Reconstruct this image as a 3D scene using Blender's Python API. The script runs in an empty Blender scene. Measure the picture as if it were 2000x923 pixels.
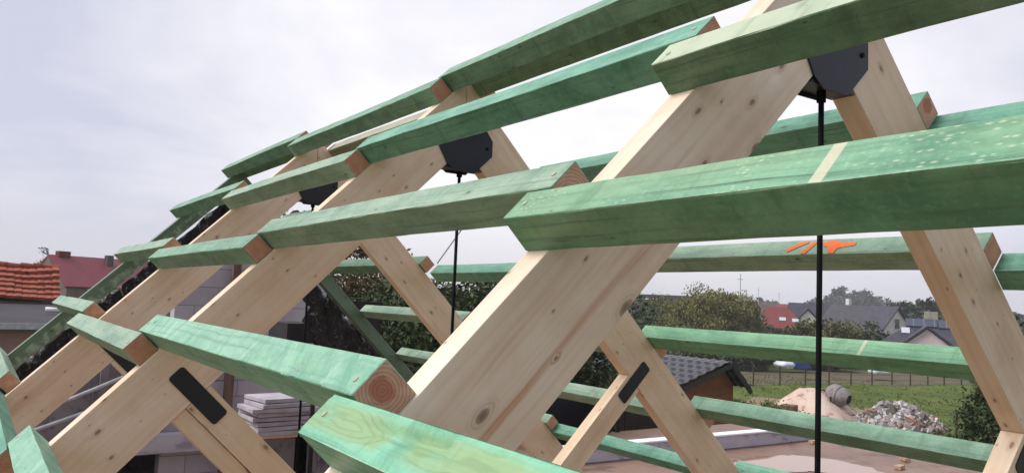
import bpy, bmesh, math, random
import numpy as np
from mathutils import Vector, Matrix
R = math.radians
sc = bpy.context.scene
col = sc.collection

# ------------------------------------------------------------------ camera, sky, sun, exposure
S = 2.0                      # truss spacing in metres
APEX = 6.565                 # ridge height above the ground
CAMP = Vector((-1.935, -1.305, 5.5))
yaw, pitch, roll = R(34.0625), R(4.5905), R(2.3588)
fw = Vector((math.sin(yaw)*math.cos(pitch), math.cos(yaw)*math.cos(pitch), math.sin(pitch)))
rt = Vector((math.cos(yaw), -math.sin(yaw), 0)); up = rt.cross(fw)
r2 = rt*math.cos(roll) + up*math.sin(roll); u2 = -rt*math.sin(roll) + up*math.cos(roll)
cam = bpy.data.objects.new('camera', bpy.data.cameras.new('camera')); col.objects.link(cam)
m3 = Matrix((r2, u2, -fw)).transposed()
cam.matrix_world = Matrix.Translation(CAMP) @ m3.to_4x4()
cam.data.lens = 1557.3/2000*36; cam.data.sensor_width = 36
cam.data.clip_start = 0.02; cam.data.clip_end = 4000
sc.camera = cam
SUN_AZ, SUN_EL = R(-62), R(50)     # azimuth from +Y towards +X
sc.view_settings.view_transform = 'Standard'; sc.view_settings.look = 'None'
sc.view_settings.gamma = 1; sc.view_settings.exposure = 0.15; sc.view_settings.use_curve_mapping = False

class NT:
    """small helper for node trees"""
    def __init__(s, nt): s.t = nt; s.n = nt.nodes; s.l = nt.links
    def new(s, typ, **kw):
        n = s.n.new(typ)
        for k, v in kw.items(): setattr(n, k, v)
        return n
    def put(s, sock, v):
        if v is None: return
        if isinstance(v, bpy.types.NodeSocket): s.l.new(v, sock)
        else:
            if isinstance(v, (tuple, list)) and len(v) == 3 and sock.type == 'RGBA': v = (*v, 1)
            sock.default_value = v
    def math(s, op, a, b=None, c=None, clamp=False):
        n = s.new('ShaderNodeMath', operation=op, use_clamp=clamp)
        s.put(n.inputs[0], a); s.put(n.inputs[1], b); s.put(n.inputs[2], c); return n.outputs[0]
    def vmath(s, op, a, b=None):
        n = s.new('ShaderNodeVectorMath', operation=op); s.put(n.inputs[0], a); s.put(n.inputs[1], b)
        return n.outputs['Value'] if op in ('DOT_PRODUCT', 'LENGTH', 'DISTANCE') else n.outputs[0]
    def noise(s, vec, scale=1, detail=3, rough=.55, dist=0):
        n = s.new('ShaderNodeTexNoise'); s.put(n.inputs['Vector'], vec)
        n.inputs['Scale'].default_value = scale; n.inputs['Detail'].default_value = detail
        n.inputs['Roughness'].default_value = rough; n.inputs['Distortion'].default_value = dist
        return n.outputs['Fac']
    def vor(s, vec, scale=1, dims='3D', rnd=1):
        n = s.new('ShaderNodeTexVoronoi', voronoi_dimensions=dims); s.put(n.inputs['Vector'], vec)
        n.inputs['Scale'].default_value = scale; n.inputs['Randomness'].default_value = rnd
        return n.outputs['Distance'], n.outputs['Color']
    def ramp(s, f, a, b, lo=0., hi=1.):
        n = s.new('ShaderNodeMapRange', interpolation_type='SMOOTHSTEP'); s.put(n.inputs[0], f)
        for i, v in ((1, a), (2, b), (3, lo), (4, hi)): n.inputs[i].default_value = v
        return n.outputs[0]
    def mix(s, f, a, b, mode='MIX'):
        n = s.new('ShaderNodeMix', data_type='RGBA', blend_type=mode)
        s.put(n.inputs[0], f); s.put(n.inputs[6], a); s.put(n.inputs[7], b); return n.outputs[2]
    def sep(s, v):
        n = s.new('ShaderNodeSeparateXYZ'); s.put(n.inputs[0], v); return n.outputs
    def comb(s, x, y, z):
        n = s.new('ShaderNodeCombineXYZ'); s.put(n.inputs[0], x); s.put(n.inputs[1], y); s.put(n.inputs[2], z)
        return n.outputs[0]

w = bpy.data.worlds.new('World'); sc.world = w; w.use_nodes = True
T = NT(w.node_tree); T.n.clear()
tc = T.new('ShaderNodeTexCoord').outputs['Generated']
sky = T.new('ShaderNodeTexSky', sky_type='NISHITA', sun_disc=False, sun_elevation=SUN_EL, sun_rotation=SUN_AZ)
xyz = T.sep(tc)
h = T.math('MAXIMUM', xyz[2], 0.0)
den = T.math('ADD', h, 0.35)
cl = T.comb(T.math('DIVIDE', xyz[0], den), T.math('DIVIDE', xyz[1], den), 0.0)
n1 = T.noise(cl, 1.3, 6, .55, .6); n2 = T.noise(cl, 3.5, 5, .6, .3)
bright = T.vmath('DOT_PRODUCT', tc, Vector((.60, .74, .33)).normalized())
f = T.math('ADD', T.ramp(bright, .80, .97), T.math('MULTIPLY', T.math('SUBTRACT', n1, .5), 1.9))
f = T.math('ADD', f, T.math('MULTIPLY', T.math('SUBTRACT', n2, .5), .7), clamp=True)
cc = T.mix(f, (6.0, 6.1, 7.4), (9.8, 9.6, 9.9))
hor = T.ramp(xyz[2], 0.0, .16)
cc = T.mix(T.math('MULTIPLY', T.math('SUBTRACT', 1., hor), .8), cc, (6.9, 6.8, 7.5))
back = T.ramp(T.vmath('DOT_PRODUCT', tc, Vector((-.1, -1, 0)).normalized()), -.25, .75)      # unseen sky behind the camera dimmed to darken camera-facing sides
cc = T.mix(T.math('MULTIPLY', back, .3), cc, (3.4, 3.6, 4.2))
cc = T.mix(.06, cc, sky.outputs[0])
bg = T.new('ShaderNodeBackground'); T.put(bg.inputs[0], cc); bg.inputs[1].default_value = 0.1
T.l.new(bg.outputs[0], T.new('ShaderNodeOutputWorld').inputs[0])

sl = bpy.data.lights.new('sun', 'SUN'); sl.energy = 3.2; sl.angle = R(26); sl.color = (1, .965, .92)
so = bpy.data.objects.new('sun', sl); col.objects.link(so)
sd = Vector((math.sin(SUN_AZ)*math.cos(SUN_EL), math.cos(SUN_AZ)*math.cos(SUN_EL), math.sin(SUN_EL)))
so.rotation_euler = sd.to_track_quat('Z', 'Y').to_euler()

# ------------------------------------------------------------------ helpers
def tag(o, label=None, cat=None, group=None, kind=None):
    for k, v in (('label', label), ('category', cat), ('group', group), ('kind', kind)):
        if v: o[k] = v
    return o
def link(name, me, parent=None, mats=()):
    o = bpy.data.objects.new(name, me); col.objects.link(o)
    for m in mats: me.materials.append(m)
    if parent: o.parent = parent
    return o
def empty(name, loc=(0, 0, 0), rz=0, **kw):
    o = bpy.data.objects.new(name, None); col.objects.link(o); o.location = loc; o.rotation_euler = (0, 0, rz)
    o.empty_display_size = .2
    return tag(o, **kw)
def bm_mesh(bm, name, smooth=False):
    me = bpy.data.meshes.new(name); bm.normal_update(); bm.to_mesh(me); bm.free()
    if smooth:
        for p in me.polygons: p.use_smooth = True
    return me
def bbox(bm, c, s, mi=0, rot=None, bev=0):
    ret = bmesh.ops.create_cube(bm, size=1)
    vs = ret['verts']; M = Matrix.Translation(c) @ (rot.to_4x4() if rot else Matrix()) @ Matrix.Diagonal((*s, 1))
    bmesh.ops.transform(bm, matrix=M, verts=vs)
    fs = {f for v in vs for f in v.link_faces}
    for f_ in fs: f_.material_index = mi
    if bev:
        es = {e for v in vs for e in v.link_edges}
        bmesh.ops.bevel(bm, geom=list(es), offset=bev, segments=2, affect='EDGES', profile=.6)
def mb(fn, name='m', smooth=False):
    bm = bmesh.new(); fn(bm); return bm_mesh(bm, name, smooth)
def box(name, c, s, mat, parent=None, rot=None, bev=0.0):
    bm = bmesh.new(); bbox(bm, (0, 0, 0), s, bev=bev)
    o = link(name, bm_mesh(bm, name), parent, [mat]); o.location = c
    if rot is not None: o.rotation_euler = rot
    return o
def tube(bm, a, b, r, r2_=None, seg=10, mi=0, caps=True):
    a = Vector(a); b = Vector(b); d = b-a
    q = d.to_track_quat('Z', 'Y').to_matrix().to_4x4()
    M = Matrix.Translation((a+b)/2) @ q
    ret = bmesh.ops.create_cone(bm, cap_ends=caps, segments=seg, radius1=r, radius2=r if r2_ is None else r2_, depth=d.length, matrix=M)
    for f_ in {f for v in ret['verts'] for f in v.link_faces}: f_.material_index = mi
def prism(bm, pts, y0, y1, mi=0):
    """polygon in x,z extruded along y"""
    n = len(pts)
    a = [bm.verts.new((x, y0, z)) for x, z in pts]; b = [bm.verts.new((x, y1, z)) for x, z in pts]
    fs = [bm.faces.new(a), bm.faces.new(b[::-1])]
    for i in range(n): fs.append(bm.faces.new((a[i], b[i], b[(i+1) % n], a[(i+1) % n])))
    for f_ in fs: f_.material_index = mi
    bmesh.ops.recalc_face_normals(bm, faces=fs)
def polar(az, d, z=0):
    a = R(az); return Vector((CAMP.x + d*math.sin(a), CAMP.y + d*math.cos(a), z))
def lin(r, g, b):
    return tuple(((c/255+.055)/1.055)**2.4 if c > 10 else c/255/12.92 for c in (r, g, b))

# ------------------------------------------------------------------ materials
def mat(name, fn=None, rough=.8, color=None, metal=0, spec=.35):
    m = bpy.data.materials.new(name); m.use_nodes = True
    N = NT(m.node_tree); N.n.clear()
    b = N.new('ShaderNodeBsdfPrincipled'); o = N.new('ShaderNodeOutputMaterial'); N.l.new(b.outputs[0], o.inputs[0])
    b.inputs['Roughness'].default_value = rough; b.inputs['Metallic'].default_value = metal
    b.inputs['Specular IOR Level'].default_value = spec
    if color: b.inputs['Base Color'].default_value = (*color, 1)
    if fn: fn(N, b)
    return m
def bump(N, b, hgt, strength=.3, dist=.01):
    n = N.new('ShaderNodeBump'); n.inputs['Strength'].default_value = strength; n.inputs['Distance'].default_value = dist
    N.put(n.inputs['Height'], hgt); N.l.new(n.outputs[0], b.inputs['Normal'])
def varied(name, c1, c2, scale=2., rough=.85, c3=None, bumpy=.2, stretch=(1, 1, 1), gen='Object', spec=.3, fine=0., bd=.02):
    def fn(N, b):
        co = N.new('ShaderNodeTexCoord').outputs[gen]
        rnd = N.new('ShaderNodeObjectInfo').outputs['Random']
        v = N.vmath('MULTIPLY', co, stretch)
        v = N.vmath('ADD', v, N.comb(N.math('MULTIPLY', rnd, 37.), N.math('MULTIPLY', rnd, 11.), 0.))
        n = N.noise(v, scale, 6, .62); c = N.mix(N.ramp(n, .3, .7), c1, c2)
        if c3: c = N.mix(N.ramp(N.noise(v, scale*2.7, 5, .6), .52, .7), c, c3)
        if fine: c = N.mix(N.math('MULTIPLY', N.ramp(N.noise(v, scale*14, 3), .35, .65), fine), c, (c1[0]*.4, c1[1]*.4, c1[2]*.4))
        N.put(b.inputs['Base Color'], c)
        if bumpy: bump(N, b, N.noise(v, scale*6, 5, .65), bumpy, bd)
    return mat(name, fn, rough, spec=spec)

def timber_coords(N):
    co = N.new('ShaderNodeTexCoord'); rnd = N.new('ShaderNodeObjectInfo').outputs['Random']
    off = N.comb(N.math('MULTIPLY', rnd, 91.), N.math('MULTIPLY', rnd, 17.), N.math('MULTIPLY', rnd, 53.))
    p = N.vmath('ADD', co.outputs['Object'], off)
    nz = N.math('ABSOLUTE', N.sep(co.outputs['Normal'])[2])
    flat = N.math('GREATER_THAN', nz, .5)
    s = N.sep(p)
    mixv = N.new('ShaderNodeMix', data_type='FLOAT'); N.put(mixv.inputs[0], flat); N.put(mixv.inputs[2], s[2]); N.put(mixv.inputs[3], s[1])
    v = mixv.outputs[0]                     # position across the face
    face = N.comb(s[0], v, N.math('MULTIPLY', flat, 3.))
    return co, rnd, p, face, s
def knots(N, face, sx, sy, thr, keep, soft=.4):
    warp = N.noise(face, 9, 2)
    w2 = N.vmath('ADD', N.vmath('MULTIPLY', face, (sx, sy, 1)), N.comb(N.math('MULTIPLY', warp, .25), 0., 0.))
    d, c = N.vor(w2, 1, '2D')
    cs = N.sep(c)
    size = N.math('MULTIPLY', N.math('ADD', N.math('MULTIPLY', N.math('POWER', cs[1], 2.4), 1.0), .2), thr)
    on = N.math('GREATER_THAN', cs[0], keep)
    q = N.math('DIVIDE', d, size)
    core = N.math('MULTIPLY', on, N.ramp(q, 1., soft)); halo = N.math('MULTIPLY', on, N.ramp(q, 2.4, .8))
    return core, halo, q, on
def pine_mat(name, c_lo, c_hi, streak, knotc, streak_amt=.35, keep=.45, kthr=.1, kx=4., ky=9.):
    def fn(N, b):
        co, rnd, p, face, s = timber_coords(N)
        core, halo, q, on = knots(N, face, kx, ky, kthr, keep)
        bend = N.math('MULTIPLY', halo, .02)
        fs = N.sep(face)
        lf = N.noise(N.vmath('MULTIPLY', face, (.55, 1.6, 1)), 2.2, 3)
        fv = N.comb(fs[0], N.math('ADD', N.math('ADD', fs[1], bend), N.math('MULTIPLY', lf, .05)), fs[2])
        g1 = N.noise(N.vmath('MULTIPLY', fv, (.8, 42, 1)), 1, 4, .6)
        g2 = N.noise(N.vmath('MULTIPLY', fv, (.42, 9, 1)), 1, 4, .6, .35)
        blot = N.noise(face, 3.2, 4, .6)
        c = N.mix(N.ramp(blot, .3, .72), c_lo, c_hi)
        c = N.mix(N.math('MULTIPLY', N.ramp(g1, .38, .68), .22), c, streak)
        c = N.mix(N.math('MULTIPLY', N.ramp(g2, .56, .68), streak_amt), c, streak)
        rings = N.math('MULTIPLY', N.ramp(N.math('SINE', N.math('MULTIPLY', q, 11.)), .2, 1.), N.math('MULTIPLY', halo, .35))
        c = N.mix(rings, c, streak)
        st_ = N.noise(N.vmath('MULTIPLY', face, (1, 1.4, 1)), 2.1, 6, .65)
        c = N.mix(N.ramp(st_, .52, .7, 0, .28), c, (c_lo[0]*.55, c_lo[1]*.5, c_lo[2]*.45))
        c = N.mix(N.ramp(N.noise(face, 90, 3, .7), .6, .75, 0, .25), c, (c_lo[0]*.6, c_lo[1]*.55, c_lo[2]*.5))
        c = N.mix(N.math('MULTIPLY', halo, .16), c, knotc)
        c = N.mix(N.math('MULTIPLY', core, .68), c, knotc)
        N.put(b.inputs['Base Color'], c)
        bump(N, b, N.math('ADD', N.math('MULTIPLY', g1, .5), N.math('MULTIPLY', N.noise(face, 160, 2), .3)), .12, .004)
    return mat(name, fn, .5, spec=.5)
PINE = pine_mat('planed_pine', lin(228, 198, 167), lin(238, 217, 194), lin(196, 146, 102), lin(96, 58, 38), .3, .3, .1, 6., 11.)
PINE_PLAIN = pine_mat('plain_pine', lin(228, 199, 164), lin(238, 217, 190), lin(200, 152, 106), lin(104, 62, 42), .2, .35, .095, 5.5, 11.)
PINE_STREAK = pine_mat('streaky_pine', lin(230, 204, 178), lin(242, 225, 206), lin(192, 128, 82), lin(88, 50, 34), .85, .25, .105, 5., 9.5)

def end_mat(name, c1, c2, heart, hs=.0):
    def fn(N, b):
        co, rnd, p, face, s = timber_coords(N)
        o = N.sep(co.outputs['Object'])
        r_ = N.sep(N.new('ShaderNodeObjectInfo').outputs['Location'])
        a = N.math('ADD', o[1], N.math('MULTIPLY', N.math('SUBTRACT', rnd, .5), .05))
        bb = N.math('ADD', o[2], N.math('MULTIPLY', N.math('SUBTRACT', N.math('FRACT', N.math('MULTIPLY', rnd, 7.3)), .5), .05))
        d = N.vmath('LENGTH', N.comb(a, bb, 0.))
        d = N.math('ADD', d, N.math('MULTIPLY', N.noise(co.outputs['Object'], 22, 3), .012))
        ring = N.ramp(N.math('SINE', N.math('MULTIPLY', d, 850.)), -.4, .9)
        c = N.mix(N.ramp(N.noise(co.outputs['Object'], 26, 4), .35, .7), c1, c2)
        c = N.mix(N.math('MULTIPLY', ring, .42), c, (c1[0]*.55, c1[1]*.5, c1[2]*.45))
        if hs: c = N.mix(N.ramp(N.math('ADD', d, N.math('MULTIPLY', N.noise(co.outputs['Object'], 30, 4, .6), .03)), hs+.015, hs*.72+.015, 0, .62), c, heart)
        N.put(b.inputs['Base Color'], c)
        bump(N, b, N.math('ADD', N.math('MULTIPLY', ring, .4), N.noise(co.outputs['Object'], 120, 2)), .3, .003)
    return mat(name, fn, .85, spec=.2)
END = end_mat('sawn_end_grain', lin(196, 142, 112), lin(212, 164, 134), lin(160, 90, 62))
END_HEART = end_mat('sawn_end_grain_with_heart', lin(206, 160, 134), lin(220, 178, 152), lin(168, 88, 66), .036)

BAND_SGN = -1.
def green_mat(name, c_a, c_b, pale, pale_amt=.35, specks=0., bands=(), bare=None, mill=0., knotk=.62, stripe_w=.006, rough=.5, band_top=True, top_pale=None):
    def fn(N, b):
        co, rnd, p, face, s = timber_coords(N)
        core, halo, q, on = knots(N, face, 5.5, 12., .085, knotk)
        fs = N.sep(face)
        lf = N.noise(N.vmath('MULTIPLY', face, (.8, 2., 1)), 2.6, 3)
        fv = N.comb(fs[0], N.math('ADD', N.math('ADD', fs[1], N.math('MULTIPLY', halo, .012)), N.math('MULTIPLY', lf, .035)), fs[2])
        g1 = N.noise(N.vmath('MULTIPLY', fv, (1.1, 75, 1)), 1, 4, .6)
        g2 = N.noise(N.vmath('MULTIPLY', fv, (.9, 22, 1)), 1, 3, .5, .3)
        bl = N.noise(N.vmath('MULTIPLY', face, (1, 1.6, 1)), 5.5, 6, .68)
        bl2 = N.noise(N.vmath('MULTIPLY', face, (.6, 2.2, 1)), 2.6, 6, .7)
        c = N.mix(N.ramp(bl, .32, .68), c_a, c_b)
        c = N.mix(N.math('MULTIPLY', N.ramp(bl2, .42, .66), pale_amt), c, pale)
        c = N.mix(N.math('MULTIPLY', N.ramp(g1, .5, .72), .5), c, (c_a[0]*.35, c_a[1]*.42, c_a[2]*.38))
        c = N.mix(N.math('MULTIPLY', N.ramp(g2, .58, .7), .25), c, (c_b[0]*1.15+.02, c_b[1]*1.0, c_b[2]*.8))
        fn_ = N.noise(face, 70, 4, .7)
        c = N.mix(N.ramp(fn_, .52, .7, 0, .28), c, (min(1, c_b[0]*1.5+.05), min(1, c_b[1]*1.25+.05), min(1, c_b[2]*1.35+.05)))
        c = N.mix(N.ramp(fn_, .46, .3, 0, .25), c, (c_a[0]*.5, c_a[1]*.65, c_a[2]*.55))
        ck = N.noise(N.vmath('MULTIPLY', fv, (1.7, 110, 1)), 1, 2, .5)
        c = N.mix(N.math('MULTIPLY', N.ramp(ck, .66, .71), N.ramp(N.noise(face, 3.1, 3), .45, .6, .1, .75)), c, (c_a[0]*.16, c_a[1]*.2, c_a[2]*.18))
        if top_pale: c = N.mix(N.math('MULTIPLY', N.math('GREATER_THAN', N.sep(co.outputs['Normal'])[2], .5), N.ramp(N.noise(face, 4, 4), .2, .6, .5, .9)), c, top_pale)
        if mill:
            mv = N.noise(N.vmath('MULTIPLY', N.vmath('ADD', face, N.comb(N.math('MULTIPLY', fs[1], .9), 0., 0.)), (16, 1.2, 1)), 1, 5, .75)
            c = N.mix(N.math('MULTIPLY', N.ramp(mv, .5, .68), mill), c, (c_a[0]*.6, c_a[1]*.85, c_a[2]*.75))
            c = N.mix(N.math('MULTIPLY', N.ramp(mv, .44, .3), mill*.7), c, (.42, .66, .55))
        if bare:
            ob_ = N.sep(co.outputs['Object'])
            kn = N.vmath('LENGTH', N.comb(N.math('MULTIPLY', N.math('SUBTRACT', ob_[0], -.80), .45), N.math('SUBTRACT', ob_[1], .0), 0.))
            bn = N.math('ADD', N.math('MULTIPLY', N.noise(N.vmath('MULTIPLY', fv, (2.2, 9, 1)), 1, 3, .5), .5), N.math('MULTIPLY', N.math('ABSOLUTE', ob_[1]), 3.))
            mk_ = N.math('MULTIPLY', N.ramp(N.math('ABSOLUTE', N.math('ADD', ob_[1], N.math('MULTIPLY', lf, -.012))), .040, .018), N.ramp(N.noise(face, 6, 4), .30, .5))
            c = N.mix(N.math('MULTIPLY', mk_, .8), c, bare)
            rg = N.math('MULTIPLY', mk_, N.ramp(N.math('SINE', N.math('MULTIPLY', bn, 150.)), .1, 1.))
            c = N.mix(N.math('MULTIPLY', rg, .35), c, (bare[0]*.45, bare[1]*.6, bare[2]*.5))
        if specks:
            d, vc = N.vor(N.vmath('MULTIPLY', face, (75, 150, 1)), 1, '2D')
            k = N.math('MULTIPLY', N.ramp(N.math('ADD', d, N.math('MULTIPLY', N.sep(vc)[1], .35)), .55, .12), N.math('GREATER_THAN', N.sep(vc)[0], .62))
            k = N.math('MULTIPLY', N.math('MULTIPLY', k, N.math('GREATER_THAN', fs[2], 1.5)), N.ramp(N.noise(face, 7, 3), .42, .56))
            c = N.mix(N.math('MULTIPLY', k, specks), c, (.62, .68, .45))
        o = N.sep(co.outputs['Object'])
        for x0 in bands:
            dx = N.math('ABSOLUTE', N.math('SUBTRACT', N.math('ADD', o[0], N.math('MULTIPLY', o[1], .0)), x0))
            c = N.mix(N.math('MULTIPLY', N.math('MULTIPLY', N.ramp(dx, stripe_w, stripe_w*.7), N.math('GREATER_THAN', N.math('MULTIPLY', N.sep(co.outputs['Normal'])[2 if band_top else 1], 1. if band_top else BAND_SGN), .5)), .75), c, lin(206, 196, 170))
        eo = N.math('MAXIMUM', N.math('ABSOLUTE', o[1]), N.math('ABSOLUTE', N.math('SUBTRACT', N.math('MULTIPLY', N.math('ABSOLUTE', o[2]), 1.), 0.)))
        mn = N.math('MINIMUM', N.math('ABSOLUTE', o[1]), N.math('ABSOLUTE', o[2]))
        edge = N.math('MULTIPLY', N.ramp(mn, .0405, .0445), N.ramp(N.noise(co.outputs['Object'], 14, 5, .7), .42, .62))
        c = N.mix(N.math('MULTIPLY', edge, .55), c, lin(172, 196, 164))
        dr_ = N.noise(N.vmath('MULTIPLY', face, (7, 1.4, 1)), 1.5, 5, .7, .6)
        c = N.mix(N.ramp(dr_, .54, .66, 0, .4), c, (c_a[0]*.6, c_a[1]*.68, c_a[2]*.62))
        c = N.mix(N.math('MULTIPLY', halo, .25), c, (.03, .09, .05))
        c = N.mix(N.math('MULTIPLY', core, .75), c, (.018, .035, .02))
        N.put(b.inputs['Base Color'], c)
        hg = N.math('ADD', N.math('MULTIPLY', g1, .6), N.math('MULTIPLY', N.noise(face, 130, 3, .7), .6))
        if mill: hg = N.math('ADD', hg, N.math('MULTIPLY', mv, 1.2))
        bump(N, b, hg, .35, .004)
    return mat(name, fn, rough, spec=.6)
GA, GB = lin(80, 124, 96), lin(122, 164, 134)
GREEN = [green_mat('green_stain', GA, GB, lin(148, 176, 148)),
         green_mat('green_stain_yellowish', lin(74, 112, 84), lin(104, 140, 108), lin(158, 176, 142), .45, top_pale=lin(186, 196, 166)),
         green_mat('green_stain_teal', lin(70, 132, 106), lin(110, 170, 142), lin(140, 186, 156), .4),
         green_mat('green_stain_pale', lin(102, 138, 112), lin(140, 168, 142), lin(166, 182, 156), .6)]
G_SPECK = green_mat('green_stain_speckled', lin(78, 130, 98), lin(116, 166, 130), lin(142, 170, 124), .6, .5, (-.345,), stripe_w=.012)
G_MILL = green_mat('green_stain_rough_sawn', lin(104, 158, 130), lin(138, 186, 156), lin(160, 196, 168), .4, mill=.75, knotk=.8)
G_BARE = green_mat('green_stain_with_bare_grain', lin(88, 160, 126), lin(126, 190, 156), lin(146, 198, 168), .3, bare=lin(140, 164, 108), knotk=.75)
G_BAND = green_mat('green_stain_banded', lin(84, 142, 104), lin(120, 178, 136), lin(144, 190, 146), .5, 0, (.33,), stripe_w=.009, band_top=False)
G_TAN = green_mat('green_stain_faded_to_tan', lin(128, 132, 104), lin(158, 158, 130), lin(184, 172, 148), .7)
G_DARK = green_mat('dark_green_stain', lin(82, 108, 86), lin(98, 124, 98), lin(112, 126, 106), .5)

BLACK = varied('black_powder_coated_steel', (.010, .010, .016), (.016, .016, .024), 6, .42, bumpy=.05, spec=.4)
ROD = mat('black_steel_rod', rough=.75, color=(.005, .005, .006), spec=.12)
STEEL = varied('galvanised_steel', (.32, .33, .34), (.45, .46, .47), 9, .45, bumpy=.05)
SCREW = mat('zinc_screw', rough=.35, color=(.6, .55, .42), metal=.8)

# ------------------------------------------------------------------ timber members
def timber(name, parent, p0, ex, ez, L, b, hgt, mats, cuts=10, wob=.0008, shape=None, bev=.0025, seed=0):
    """box running along ex from p0, ez = outward; local x along, y across, z outward (0..hgt), y 0..b"""
    bm = bmesh.new(); rnd = random.Random(hash(name) % 1000 + seed)
    bmesh.ops.create_cube(bm, size=1)
    bmesh.ops.transform(bm, matrix=Matrix.Diagonal((L, b, hgt, 1)), verts=bm.verts)
    for f_ in bm.faces: f_.material_index = 1 if abs(f_.normal.x) > .9 else 0
    if shape: shape(bm, L, b, hgt)
    else:
        ph_ = rnd.uniform(0, 6)
        bmesh.ops.bevel(bm, geom=bm.edges[:], offset=bev, segments=2, affect='EDGES', profile=.55)
        es = [e for e in bm.edges if abs(e.verts[0].co.x - e.verts[1].co.x) > L*.7]
        bmesh.ops.subdivide_edges(bm, edges=es, cuts=cuts, use_grid_fill=True)
        for v in bm.verts:
            if abs(v.co.x) < L*.499:
                k = rnd.uniform(-wob, wob); v.co.y += math.copysign(abs(k), -v.co.y) if abs(v.co.y) > 0 else 0
                v.co.z += rnd.uniform(-wob, wob)*.6 + .0025*math.sin(2.2*v.co.x+ph_)*(1-(2*v.co.x/L)**2)
    me = bm_mesh(bm, name); o = link(name, me, parent, mats)
    ex = Vector(ex).normalized(); ez = Vector(ez).normalized(); ey = ez.cross(ex)
    M = Matrix((ex, ey, ez)).transposed().to_4x4()
    c = Vector(p0) + ex*L/2 + ez*hgt/2 + ey*b/2
    o.matrix_world = Matrix.Translation(c) @ M
    if parent:
        o.matrix_parent_inverse = Matrix(); o.matrix_local = Matrix.Translation(-parent.location) @ o.matrix_world
    return o
C45 = math.sqrt(.5)
def SP(side, s, n, Y):      # slope coordinates (in truss spacings) -> world metres
    return Vector((side*(s+n)*C45*S, Y*S, APEX + (n-s)*C45*S))
TH, WD, B, H = .0383, .1187, .0455, .0458
def LD(side): return Vector((side*C45, 0, -C45))
def LN(side): return Vector((side*C45, 0, C45))

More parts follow.
